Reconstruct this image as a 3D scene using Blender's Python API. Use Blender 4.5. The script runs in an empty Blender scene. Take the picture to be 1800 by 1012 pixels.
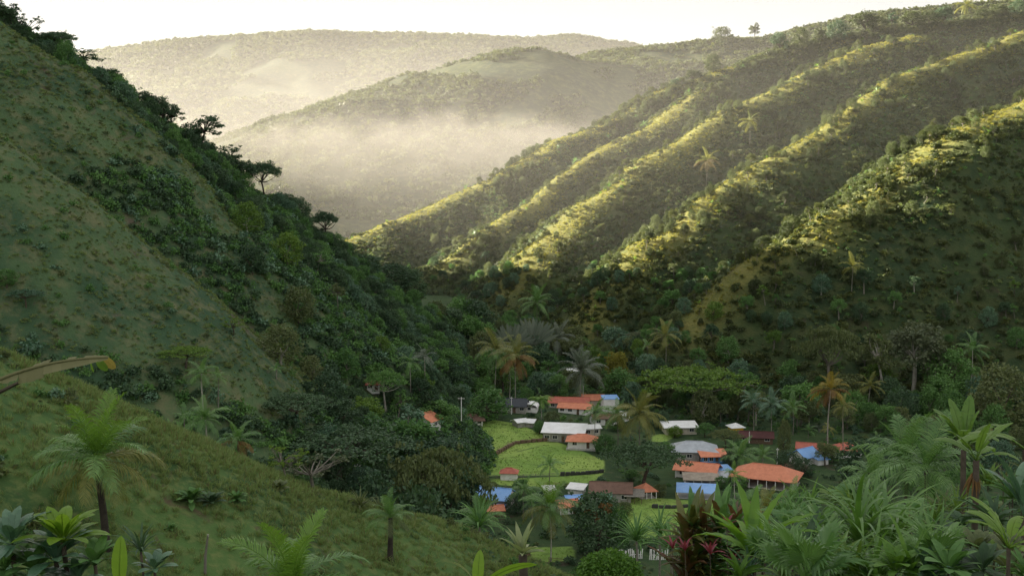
import bpy, math, random
import numpy as np
from mathutils import Vector, Matrix
R = math.radians
random.seed(7); rng = np.random.default_rng(11)
SC = bpy.context.scene
COL = SC.collection

# ------------------------------------------------------------------ camera
F, CX, CY = 1930.0, 900.0, 506.0          # focal length and centre in photograph pixels
EYE = np.array([0.0, 0.0, 85.0]); PITCH = R(5.2)
cd = bpy.data.cameras.new('camera'); cam = bpy.data.objects.new('camera', cd); COL.objects.link(cam)
cam.location = EYE; cam.rotation_euler = (R(90) - PITCH, 0, 0)
cd.sensor_width = 36; cd.lens = 36 * F / 1800; cd.clip_start = 0.3; cd.clip_end = 15000
SC.camera = cam
# ------------------------------------------------------------------ sky, sun, exposure
SUN_EL, SUN_AZ = 18.5, -60.0              # azimuth clockwise from +Y: far left, a little beyond
w = bpy.data.worlds.new('World'); SC.world = w; w.use_nodes = True
nt = w.node_tree; nt.nodes.clear()
sky = nt.nodes.new('ShaderNodeTexSky'); sky.sky_type = 'NISHITA'; sky.sun_disc = False
sky.sun_elevation = R(SUN_EL); sky.sun_rotation = R(SUN_AZ)
sky.altitude = 300; sky.air_density = 1.2; sky.dust_density = 1.5; sky.ozone_density = 1.0
hz = nt.nodes.new('ShaderNodeMix'); hz.data_type = 'RGBA'; hz.inputs[0].default_value = 0.97
hz.inputs[7].default_value = (2.74, 2.73, 2.66, 1)     # thin even high cloud over the blue
bg = nt.nodes.new('ShaderNodeBackground'); bg.inputs[1].default_value = 0.05
wo = nt.nodes.new('ShaderNodeOutputWorld')
nt.links.new(sky.outputs[0], hz.inputs[6]); nt.links.new(hz.outputs[2], bg.inputs[0]); nt.links.new(bg.outputs[0], wo.inputs[0])
sl = bpy.data.lights.new('sun', 'SUN'); sun = bpy.data.objects.new('sun', sl); COL.objects.link(sun)
sl.energy = 5.0; sl.angle = R(0.6); sl.color = (1.0, 0.89, 0.73)
SUNV = Vector((math.sin(R(SUN_AZ)) * math.cos(R(SUN_EL)), math.cos(R(SUN_AZ)) * math.cos(R(SUN_EL)), math.sin(R(SUN_EL))))
sun.rotation_euler = SUNV.to_track_quat('Z', 'Y').to_euler(); sun.location = (-300, 200, 400)
SC.view_settings.view_transform = 'Standard'; SC.view_settings.look = 'None'
SC.view_settings.exposure = 2.62; SC.view_settings.gamma = 1.0; SC.view_settings.use_curve_mapping = False
cy = SC.cycles
cy.use_denoising = True; cy.denoising_prefilter = 'ACCURATE'; cy.use_adaptive_sampling = False; cy.max_bounces = 6; cy.diffuse_bounces = 3; cy.glossy_bounces = 2
cy.transmission_bounces = 4; cy.volume_bounces = 1; cy.transparent_max_bounces = 8
cy.volume_step_rate = 1.0; cy.volume_max_steps = 96; cy.caustics_reflective = False; cy.caustics_refractive = False

# ------------------------------------------------------------------ pixel <-> place
_sp, _cp = math.sin(PITCH), math.cos(PITCH)
def ray(u, v):
    a, b = (u - CX) / F, (CY - v) / F
    return np.array([a, _cp + b * _sp, -_sp + b * _cp])
def at(u, v, Y):
    d = ray(u, v); return EYE + d * (Y / d[1])

# ------------------------------------------------------------------ noise
def _hash(xi, yi, seed):
    h = (xi.astype(np.int64) * 374761393 + yi.astype(np.int64) * 668265263 + seed * 1442695041) & 0xffffffff
    h = ((h ^ (h >> 13)) * 1274126177) & 0xffffffff
    return ((h ^ (h >> 16)) & 0xffff) / 65535.0
def vn(x, y, seed=0):
    x = np.asarray(x, float); y = np.asarray(y, float)
    xi, yi = np.floor(x), np.floor(y); fx, fy = x - xi, y - yi
    fx = fx * fx * (3 - 2 * fx); fy = fy * fy * (3 - 2 * fy)
    a, b = _hash(xi, yi, seed), _hash(xi + 1, yi, seed); c, d = _hash(xi, yi + 1, seed), _hash(xi + 1, yi + 1, seed)
    return (a + (b - a) * fx) * (1 - fy) + (c + (d - c) * fx) * fy
def fbm(x, y, s, o=4, seed=0):
    r = 0; a = 1; t = 0
    for k in range(o):
        r = r + a * (vn(x / s, y / s, seed + 17 * k) * 2 - 1); t += a; a *= .5; s *= .5
    return r / t

# ------------------------------------------------------------------ the lie of the land: every hill is a set of crest lines with falling flanks
def crest(*p): return [at(*q) for q in p]
HILLS = {
 'left': dict(warp=6, amp=5.5, ridges=[
   (crest((-900,-260,520),(-500,-190,440),(-200,-110,405),(60,70,400),(200,180,420),(330,272,440),(450,345,465),(560,428,490),(650,492,515),(740,540,545),(810,590,580)), 1.0, 8),
   (crest((-200,-110,405),(0,42,330),(130,118,335),(250,250,350),(400,370,375),(540,500,410),(660,612,440)), 1.05, 6),
   (crest((-300,60,330),(-120,160,255),(0,255,250),(100,320,255),(200,400,265),(300,490,280),(400,570,300),(500,640,320),(610,695,350)), 1.0, 6),
   ([np.array(p, float) for p in ((-330,440,205),(-460,590,320),(-525,790,345))], .95, 10),  # unseen ridge beyond the left edge, shaped so its shadow covers the village
   ([np.array(p, float) for p in ((-330,440,205),(-430,300,330),(-450,100,360),(-420,-150,360))], 1.15, 10)]),  # unseen ridge too, raised to keep sun off the air before the village
 'right': dict(warp=20, amp=9, ridges=[
   (crest((1215,600,455),(1300,532,480),(1400,432,505),(1500,352,530),(1600,284,560),(1700,228,590),(1800,192,620),(2000,100,680),(2300,0,750)), .85, 22),
   (crest((990,580,560),(1080,492,590),(1160,422,620),(1250,347,650),(1350,287,680),(1480,202,720),(1600,132,760),(1750,66,810),(1900,10,860)), .82, 12),
   (crest((870,510,680),(960,415,710),(1030,350,740),(1150,278,780),(1300,192,830),(1480,104,890),(1600,64,930)), .80, 12),
   (crest((770,470,760),(830,415,780),(900,370,810),(1000,305,850),(1100,238,890),(1230,150,950)), .80, 12),
   (crest((600,425,850),(700,388,870),(850,318,900),(1000,238,940),(1100,206,970),(1180,152,1000),(1250,124,1010),(1400,84,1040),(1500,62,1060),(1650,46,1080),(1800,32,1100),(2100,0,1150)), .74, 14),
   # ribs branching from the spurs
   (crest((1600,284,560),(1640,400,532),(1665,500,508)), .9, 7), (crest((1450,392,517),(1490,480,500)), .9, 7), (crest((1725,220,597),(1770,330,562),(1800,420,540)), .9, 7),
   (crest((1350,287,680),(1400,372,655),(1425,445,640)), .9, 7), (crest((1600,132,760),(1640,232,725),(1655,300,702)), .9, 7), (crest((1205,388,636),(1240,455,618)), .9, 7),
   (crest((1150,278,780),(1192,352,752)), .9, 8), (crest((1400,142,862),(1445,225,828)), .9, 8), (crest((1250,126,1008),(1222,190,962)), .85, 8), (crest((1470,72,1052),(1500,128,1006)), .85, 8), (crest((1000,305,850),(1035,345,830)), .9, 8)]),
 'far': dict(warp=50, amp=26, ridges=[
   (crest((330,300,1958),(500,205,1958),(640,162,1958),(720,132,1958),(800,112,1971),(870,94,1984),(930,92,1984),(1000,108,1984),(1100,114,1998),(1300,106,2025)), .50, 25),
   (crest((420,250,1742),(500,218,1755),(560,194,1769),(650,172,1782),(760,172,1796),(880,200,1809),(1000,240,1836)), .46, 25),
   (crest((940,125,2300),(1050,96,2300),(1150,82,2300),(1270,68,2300),(1340,68,2300),(1500,30,2350),(1900,-10,2400)), .46, 25)]),
 'back': dict(warp=80, amp=40, ridges=[
   (crest((-900,-40,5175),(-400,30,5062),(0,110,4950),(160,92,4950),(330,72,4950),(560,56,4950),(700,60,4995),(900,70,5062),(1000,64,5175),(1080,76,5175),(1250,120,5175)), .46, 40)]),
 'near': dict(warp=1.0, amp=.5, ridges=[
   (crest((-500,470,72),(-200,560,67),(0,648,68),(130,712,68),(250,772,69),(400,832,72),(550,872,76),(700,908,81),(820,962,86),(930,1020,92),(1050,1110,100)), .60, 2.5)]),
}
def _ridge(x, y, pts, slope, rd):
    h = np.full(x.shape, -1e9); dm = np.full(x.shape, 1e9)
    for a, b in zip(pts[:-1], pts[1:]):
        ex, ey = b[0] - a[0], b[1] - a[1]
        t = np.clip(((x - a[0]) * ex + (y - a[1]) * ey) / (ex * ex + ey * ey), 0, 1)
        d = np.hypot(x - a[0] - t * ex, y - a[1] - t * ey)
        h = np.maximum(h, a[2] + (b[2] - a[2]) * t - slope * (np.sqrt(d * d + rd * rd) - rd)); dm = np.minimum(dm, d)
    return h, dm
def hill(name, x, y, full=False):
    D = HILLS[name]; x = np.asarray(x, float); y = np.asarray(y, float); s = {'near': 14, 'left': 60, 'right': 92, 'far': 340, 'back': 650}[name]
    wx = x + D['warp'] * fbm(x, y, s, 3, 3); wy = y + D['warp'] * fbm(x, y, s, 3, 9)
    best = np.full(x.shape, -1e9); bd = np.full(x.shape, 1e9); bi = np.zeros(x.shape, int)
    for i, (p, sl_, rd) in enumerate(D['ridges']):
        h, d = _ridge(wx, wy, p, sl_, rd)
        m = h > best; best = np.where(m, h, best); bd = np.where(m, d, bd); bi = np.where(m, i, bi)
    k = np.clip(bd / (s * .5), .12, 1)
    best = best + D['amp'] * k * (fbm(x, y, s * .7, 4, 21) + .35 * (1 - np.abs(fbm(x, y, s * .35, 3, 31)) * 2)) - D['amp'] * .2 * k
    return (best, bd, bi) if full else best
def valley(x, y):
    x = np.asarray(x, float); y = np.asarray(y, float)
    z = .9 * fbm(x, y, 70, 3, 51) + np.clip((y - 480) * .05, 0, 60) + 3.2 * np.exp(-(((x + 8) / 34) ** 2 + ((y - 400) / 30) ** 2))
    return z
def fore(x, y):
    x = np.asarray(x, float); y = np.asarray(y, float)
    z = 78 - .30 * np.clip(y - 8, -60, 48) - .85 * np.clip(y - 56, 0, 300) + .35 * fbm(x, y, 9, 3, 61)
    return np.maximum(z, -6)
def near(x, y): return np.maximum(hill('near', x, y), fore(x, y))
LAND = {'near_slope': near, 'valley_floor': valley, 'left': lambda x, y: hill('left', x, y), 'right': lambda x, y: hill('right', x, y),
        'far': lambda x, y: hill('far', x, y), 'back': lambda x, y: hill('back', x, y)}
def H(x, y):
    x = np.asarray(x, float); y = np.asarray(y, float)
    r = valley(x, y)
    ym, yM = (y.min(), y.max()) if y.size else (0, 0)
    if ym < 260: r = np.maximum(r, near(x, y))
    if yM > 100 and ym < 1500: r = np.maximum(r, hill('left', x, y))
    if yM > 330 and ym < 1500: r = np.maximum(r, hill('right', x, y))
    if yM > 850: r = np.maximum(np.maximum(r, hill('far', x, y)), hill('back', x, y))
    return r
def H1(x, y): return float(H(np.array([x]), np.array([y]))[0])
def hit(u, v, y0=12.0, y1=5600.0):
    """the ground point seen at a pixel"""
    d = ray(u, v); ys = np.geomspace(y0, y1, 700); P = EYE[None] + d[None] * (ys / d[1])[:, None]
    g = H(P[:, 0], P[:, 1]); k = np.nonzero(P[:, 2] <= g)[0]
    if not len(k): return None
    i = max(k[0], 1); ys = np.linspace(ys[i - 1], ys[i], 24); P = EYE[None] + d[None] * (ys / d[1])[:, None]
    g = H(P[:, 0], P[:, 1]); k = np.nonzero(P[:, 2] <= g)[0]; j = k[0] if len(k) else -1
    return np.array([P[j, 0], P[j, 1], g[j]])
def gat(u, Y):
    """the ground point under pixel column u at distance Y"""
    x = (u - CX) / F * Y * 1.004; return np.array([x, Y, H1(x, Y)])
# ------------------------------------------------------------------ materials
def _nodes(name):
    m = bpy.data.materials.new(name); m.use_nodes = True; n = m.node_tree; n.nodes.clear()
    out = n.nodes.new('ShaderNodeOutputMaterial'); return m, n, out
def _noise(n, scale, detail=4, rough=.55, vec=None, dist=0):
    t = n.nodes.new('ShaderNodeTexNoise'); t.inputs['Scale'].default_value = scale; t.inputs['Detail'].default_value = detail
    t.inputs['Roughness'].default_value = rough; t.inputs['Distortion'].default_value = dist
    if vec is not None: n.links.new(vec, t.inputs['Vector'])
    return t.outputs[0]
def _mixc(n, f, a, b):
    x = n.nodes.new('ShaderNodeMix'); x.data_type = 'RGBA'
    for k, s in ((0, f), (6, a), (7, b)):
        if hasattr(s, 'links'): n.links.new(s, x.inputs[k])
        else: x.inputs[k].default_value = s if k == 0 else (*s[:3], 1)
    return x.outputs[2]
def _map(n, v, a, b, c=0.0, d=1.0, smooth=True):
    x = n.nodes.new('ShaderNodeMapRange'); x.interpolation_type = 'SMOOTHSTEP' if smooth else 'LINEAR'
    n.links.new(v, x.inputs[0])
    for k, s in zip((1, 2, 3, 4), (a, b, c, d)): x.inputs[k].default_value = s
    return x.outputs[0]
def _math(n, op, a, b):
    x = n.nodes.new('ShaderNodeMath'); x.operation = op
    for k, s in ((0, a), (1, b)):
        if hasattr(s, 'links'): n.links.new(s, x.inputs[k])
        else: x.inputs[k].default_value = s
    return x.outputs[0]
def _bump(n, h, strength, dist):
    b = n.nodes.new('ShaderNodeBump'); b.inputs['Strength'].default_value = strength; b.inputs['Distance'].default_value = dist
    n.links.new(h, b.inputs['Height']); return b.outputs[0]
def leafmat(name, a, b, trans=.28, rough=.55, gloss=.3, c=None):
    """two leaf colours chosen per leaf and per plant; thin leaves let light through"""
    m, n, out = _nodes(name)
    at_ = n.nodes.new('ShaderNodeAttribute'); at_.attribute_name = 'tint'
    oi = n.nodes.new('ShaderNodeObjectInfo')
    f = _math(n, 'ADD', _math(n, 'MULTIPLY', at_.outputs['Fac'], .75), _math(n, 'SUBTRACT', _math(n, 'MULTIPLY', oi.outputs['Random'], .6), .15))
    col = _mixc(n, f, a, b)
    if c is not None:
        col = _mixc(n, _map(n, at_.outputs['Fac'], .86, .9), col, c)
    p = n.nodes.new('ShaderNodeBsdfPrincipled'); n.links.new(col, p.inputs['Base Color'])
    p.inputs['Roughness'].default_value = rough; p.inputs['Specular IOR Level'].default_value = gloss
    t = n.nodes.new('ShaderNodeBsdfTranslucent')
    tc = _mixc(n, .35, col, (min(1, b[0] * 1.5), min(1, b[1] * 1.5), b[2] * .6)); n.links.new(tc, t.inputs[0])
    mx = n.nodes.new('ShaderNodeMixShader'); mx.inputs[0].default_value = trans
    n.links.new(p.outputs[0], mx.inputs[1]); n.links.new(t.outputs[0], mx.inputs[2]); n.links.new(mx.outputs[0], out.inputs[0])
    return m
def plain(name, a, b=None, scale=3.0, rough=.8, bump=0.0, stripes=None, spec=.3):
    """painted, tiled or earthen surface: two tones, weathered; stripes = (spacing, axis) gives ribs"""
    m, n, out = _nodes(name); b = b or tuple(x * .75 for x in a)
    tc = n.nodes.new('ShaderNodeTexCoord'); o = tc.outputs['Object']
    nz = _noise(n, scale, 5, .65, o); col = _mixc(n, _map(n, nz, .35, .7), a, b)
    col = _mixc(n, _map(n, _noise(n, scale * 3.7, 6, .75, o, .6), .5, .8, 0, .55), col, tuple(x * .48 + .012 for x in a))
    p = n.nodes.new('ShaderNodeBsdfPrincipled'); p.inputs['Roughness'].default_value = rough; p.inputs['Specular IOR Level'].default_value = spec
    h = None
    if stripes:
        wv = n.nodes.new('ShaderNodeTexWave'); wv.wave_type = 'BANDS'; wv.bands_direction = stripes[1]
        wv.inputs['Scale'].default_value = 1 / (stripes[0] * math.pi) * 1.0; wv.inputs['Distortion'].default_value = .3
        n.links.new(o, wv.inputs['Vector']); h = wv.outputs[1]
        col = _mixc(n, _math(n, 'MULTIPLY', h, .18), col, tuple(x * .55 for x in a))
    n.links.new(col, p.inputs['Base Color'])
    if h is None: h = nz
    if bump: n.links.new(_bump(n, h, .6, bump), p.inputs['Normal'])
    n.links.new(p.outputs[0], out.inputs[0]); return m
M = {}
M['dark'] = leafmat('leaf_dark', (0.029, 0.070, 0.037), (0.082, 0.145, 0.067), .22)
M['mid'] = leafmat('leaf_mid', (0.054, 0.141, 0.042), (0.144, 0.279, 0.078), .28)
M['olive'] = leafmat('leaf_olive', (0.066, 0.101, 0.041), (0.165, 0.197, 0.080), .30)
M['lime'] = leafmat('leaf_lime', (.10, .19, .022), (.19, .29, .045), .38)
M['pale'] = leafmat('leaf_pale', (.085, .115, .060), (.165, .185, .105), .25)
M['blue'] = leafmat('leaf_blue', (0.043, 0.113, 0.065), (0.133, 0.240, 0.140), .18, .4, .5)
M['cane'] = leafmat('leaf_cane', (0.054, 0.146, 0.022), (0.142, 0.277, 0.056), .30, .38, .6, (.24, .30, .17))
M['yellow'] = leafmat('leaf_yellow', (.20, .17, .030), (.34, .26, .045), .32)
M['rust'] = leafmat('leaf_rust', (.14, .075, .025), (.26, .150, .050), .25)
M['straw'] = leafmat('leaf_straw', (.13, .105, .055), (.25, .20, .115), .2, .8, .1)
M['palm'] = leafmat('leaf_palm', (0.057, 0.151, 0.042), (0.174, 0.316, 0.084), .28, .42, .5)
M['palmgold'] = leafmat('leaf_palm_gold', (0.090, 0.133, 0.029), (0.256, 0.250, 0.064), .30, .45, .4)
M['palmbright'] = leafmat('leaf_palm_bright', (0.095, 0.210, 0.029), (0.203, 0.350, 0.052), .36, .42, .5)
M['palmgrey'] = leafmat('leaf_palm_grey', (0.072, 0.102, 0.072), (0.150, 0.180, 0.132), .2, .5, .4)
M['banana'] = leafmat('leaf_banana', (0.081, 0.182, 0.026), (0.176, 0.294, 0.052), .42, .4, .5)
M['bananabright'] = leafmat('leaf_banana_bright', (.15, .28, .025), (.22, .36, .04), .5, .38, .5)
M['bananadry'] = leafmat('leaf_banana_dry', (.115, .120, .055), (.20, .195, .095), .2, .7, .2)
M['croton'] = leafmat('leaf_croton', (0.054, 0.081, 0.021), (0.180, 0.075, 0.040), .25, .4, .5, (.24, .028, .055))
M['crotongreen'] = leafmat('leaf_croton_green', (0.066, 0.106, 0.021), (0.180, 0.175, 0.046), .28, .4, .5, (.20, .09, .03))
M['redleaf'] = leafmat('leaf_red', (.17, .026, .045), (.30, .050, .080), .3, .4, .5)
M['fern'] = leafmat('leaf_fern', (0.101, 0.231, 0.026), (0.203, 0.364, 0.039), .42, .42, .4)
M['brom'] = leafmat('leaf_bromeliad', (.20, .27, .11), (.34, .38, .20), .3, .45, .4)
M['grass'] = leafmat('leaf_grass', (0.123, 0.199, 0.063), (0.246, 0.312, 0.123), .35, .7, .15, (.17, .135, .07))
M['goldgrass'] = leafmat('leaf_gold_grass', (0.189, 0.208, 0.048), (0.340, 0.328, 0.089), .55, .7, .15, (.28, .22, .09))
M['bushgreen'] = leafmat('leaf_bush', (0.061, 0.153, 0.021), (0.135, 0.262, 0.037), .3)
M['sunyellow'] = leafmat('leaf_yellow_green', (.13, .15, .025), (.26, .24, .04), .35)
M['archgreen'] = leafmat('leaf_arch', (0.068, 0.140, 0.026), (0.162, 0.266, 0.046), .3)
M['fieldgrass'] = leafmat('leaf_field_grass', (.155, .275, .052), (.280, .395, .085), .35, .7, .15)
M['warm'] = leafmat('leaf_warm', (.045, .070, .022), (.130, .150, .040), .32)
M['warmdark'] = leafmat('leaf_warm_dark', (.030, .050, .020), (.085, .110, .034), .28)
M['bark'] = plain('bark', (.10, .080, .060), (.055, .043, .032), 2.2, .9, .05)
M['barkpale'] = plain('bark_pale', (.42, .40, .35), (.26, .24, .20), 1.3, .85, .03)
M['barkgrey'] = plain('bark_grey', (.22, .20, .17), (.13, .115, .095), 1.5, .9, .04)
M['palmtrunk'] = plain('palm_trunk', (.30, .28, .24), (.18, .16, .13), 1.2, .9, .03, (.22, 'Z'))
M['darktrunk'] = plain('dark_trunk', (.060, .048, .040), (.032, .026, .022), 3, .95, .05)
M['tile'] = plain('roof_tile', (.70, .270, .160), (.56, .205, .120), .9, .8, .06, (.34, 'X'))
M['tilered'] = plain('roof_tile_red', (.52, .165, .115), (.40, .12, .09), .9, .8, .06, (.34, 'X'))
M['tilebrown'] = plain('roof_brown', (.21, .125, .095), (.15, .09, .07), .8, .85, .05, (.34, 'X'))
M['maroon'] = plain('roof_maroon', (.10, .036, .034), (.065, .026, .026), .8, .8, .05, (.34, 'X'))
M['tin'] = plain('roof_white_tin', (.88, .89, .90), (.76, .76, .76), .5, .45, .04, (.25, 'X'))
M['tingrey'] = plain('roof_grey_tin', (.45, .49, .54), (.34, .37, .41), .5, .45, .04, (.25, 'X'))
M['tinblue'] = plain('roof_blue', (.20, .40, .78), (.26, .46, .80), .6, .5, .04, (.3, 'X'))
M['tinturq'] = plain('roof_turquoise', (.10, .34, .30), (.08, .26, .24), .6, .5, .04, (.3, 'X'))
M['tinslate'] = plain('roof_slate', (.050, .058, .072), (.036, .042, .054), .6, .6, .04, (.3, 'X'))
M['tinbeige'] = plain('roof_beige', (.36, .31, .25), (.24, .20, .16), .6, .7, .04, (.3, 'X'))
M['tinmint'] = plain('sheet_mint', (.36, .62, .52), (.30, .52, .44), .6, .6, .03, (.3, 'X'))
M['white'] = plain('white_paint', (.86, .85, .83), (.74, .72, .69), .9, .75)
M['cream'] = plain('cream_paint', (.62, .57, .47), (.48, .43, .35), .9, .8)
M['greywall'] = plain('grey_render', (.38, .36, .33), (.26, .245, .225), .9, .9)
M['bluepaint'] = plain('blue_paint', (.12, .34, .66), (.10, .28, .55), .9, .6)
M['yellowpaint'] = plain('yellow_paint', (.80, .52, .03), (.7, .44, .03), .9, .6)
M['wood'] = plain('wood', (.17, .115, .075), (.10, .068, .046), 2, .85)
M['woodgrey'] = plain('wood_grey', (.26, .24, .21), (.16, .15, .13), 2, .9, .02)
M['concrete'] = plain('concrete', (.52, .51, .48), (.40, .39, .36), 1.2, .85)
M['blackhole'] = plain('dark_interior', (.022, .021, .020), (.015, .014, .014), 1, .9)
M['glass'] = plain('window_glass', (.030, .038, .046), (.02, .025, .03), 1, .12, spec=.6)
M['stone'] = plain('dark_stone', (.060, .062, .056), (.035, .037, .034), .6, .95, .1)
def groundmat(name, cols, scale, field=False, bumpd=.5, dry=False):
    """grass, dry grass and bare earth in patches; mown fields where the ground's own 'field' distance is negative"""
    m, n, out = _nodes(name)
    tc = n.nodes.new('ShaderNodeTexCoord'); o = tc.outputs['Object']
    big = _noise(n, scale, 6, .62, o, .4); small = _noise(n, scale * 7, 6, .7, o); fine = _noise(n, scale * 40, 4, .7, o)
    col = _mixc(n, _map(n, big, .40, .60), cols[0], cols[1])
    col = _mixc(n, _map(n, small, .44, .68), col, cols[2])
    col = _mixc(n, _map(n, _noise(n, scale * 2.3, 5, .7, o, .8), .56, .72), col, cols[3])
    col = _mixc(n, _math(n, 'MULTIPLY', fine, .4), col, tuple(c * .5 for c in cols[0]))
    if field:
        fa = n.nodes.new('ShaderNodeAttribute'); fa.attribute_name = 'field'
        fv = _math(n, 'ADD', fa.outputs['Fac'], _math(n, 'MULTIPLY', _math(n, 'SUBTRACT', small, .5), 1.4))
        fn = _noise(n, .035, 5, .6, o, .3)
        fc = _mixc(n, _map(n, fn, .40, .62), (.190, .310, .070), (.290, .400, .100))
        fc = _mixc(n, _map(n, _noise(n, .35, 5, .7, o), .48, .72, 0, .7), fc, (.080, .125, .036))
        fc = _mixc(n, _map(n, _noise(n, 1.6, 5, .75, o), .5, .75, 0, .55), fc, (.075, .110, .040))
        fc = _mixc(n, _map(n, _noise(n, .09, 4, .6, o, 1.2), .60, .72, 0, .6), fc, (.17, .15, .07))
        col = _mixc(n, _map(n, fv, -.6, .6, 1, 0), col, fc)
    if dry:                                     # golden grass tone along the spur crests, made paler to brighten the sunlit bands
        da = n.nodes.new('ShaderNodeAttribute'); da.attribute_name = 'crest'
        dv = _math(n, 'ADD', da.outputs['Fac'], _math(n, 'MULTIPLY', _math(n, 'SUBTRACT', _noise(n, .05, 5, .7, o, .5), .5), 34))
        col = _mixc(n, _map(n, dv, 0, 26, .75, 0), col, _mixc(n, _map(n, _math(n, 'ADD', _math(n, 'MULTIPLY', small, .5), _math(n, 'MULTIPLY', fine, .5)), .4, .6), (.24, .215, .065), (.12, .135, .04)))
    p = n.nodes.new('ShaderNodeBsdfPrincipled'); p.inputs['Roughness'].default_value = .95; p.inputs['Specular IOR Level'].default_value = .1
    n.links.new(col, p.inputs['Base Color'])
    hh = _math(n, 'ADD', small, _math(n, 'MULTIPLY', fine, .5))
    n.links.new(_bump(n, hh, .9, bumpd), p.inputs['Normal'])
    n.links.new(p.outputs[0], out.inputs[0]); return m
M['g_near'] = groundmat('near_grass', ((0.055, 0.108, 0.040), (0.098, 0.174, 0.053), (0.168, 0.210, 0.073), (0.120, 0.089, 0.057)), .16, bumpd=.12)
M['g_left'] = groundmat('left_hill_grass', ((0.047, 0.092, 0.049), (0.094, 0.150, 0.067), (0.163, 0.169, 0.087), (0.130, 0.098, 0.075)), .028, True, .6)
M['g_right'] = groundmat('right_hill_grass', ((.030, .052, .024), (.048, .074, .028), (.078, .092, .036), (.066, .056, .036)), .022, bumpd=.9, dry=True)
M['g_far'] = groundmat('far_hill_forest', ((.034, .052, .028), (.056, .074, .032), (.110, .112, .046), (.046, .058, .032)), .012, bumpd=3)
M['g_valley'] = groundmat('valley_ground', ((0.036, 0.067, 0.031), (0.055, 0.096, 0.039), (0.074, 0.110, 0.044), (0.096, 0.079, 0.057)), .05, True, .3)

# ------------------------------------------------------------------ scene tree helpers
def link(o, parent=None):
    COL.objects.link(o)
    if parent is not None: o.parent = parent
    return o
def tag(o, label=None, cat=None, group=None, kind=None):
    for k, v in (('label', label), ('category', cat), ('group', group), ('kind', kind)):
        if v: o[k] = v
    return o
def thing(name, label, cat, loc, rz=0.0, s=1.0, group=None):
    o = bpy.data.objects.new(name, None); o.empty_display_size = .5; link(o)
    o.location = loc; o.rotation_euler = (0, 0, rz); o.scale = (s, s, s) if not isinstance(s, tuple) else s
    return tag(o, label, cat, group)
def part(name, mesh, parent, mat=None, loc=(0, 0, 0), rot=(0, 0, 0), s=1.0):
    o = link(bpy.data.objects.new(name, mesh), parent)
    o.location = loc; o.rotation_euler = rot; o.scale = (s, s, s) if not isinstance(s, tuple) else s
    if mat is not None: setmat(o, mat)
    return o
def setmat(o, mat, k=0):
    o.material_slots[k].link = 'OBJECT'; o.material_slots[k].material = M[mat] if isinstance(mat, str) else mat

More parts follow.
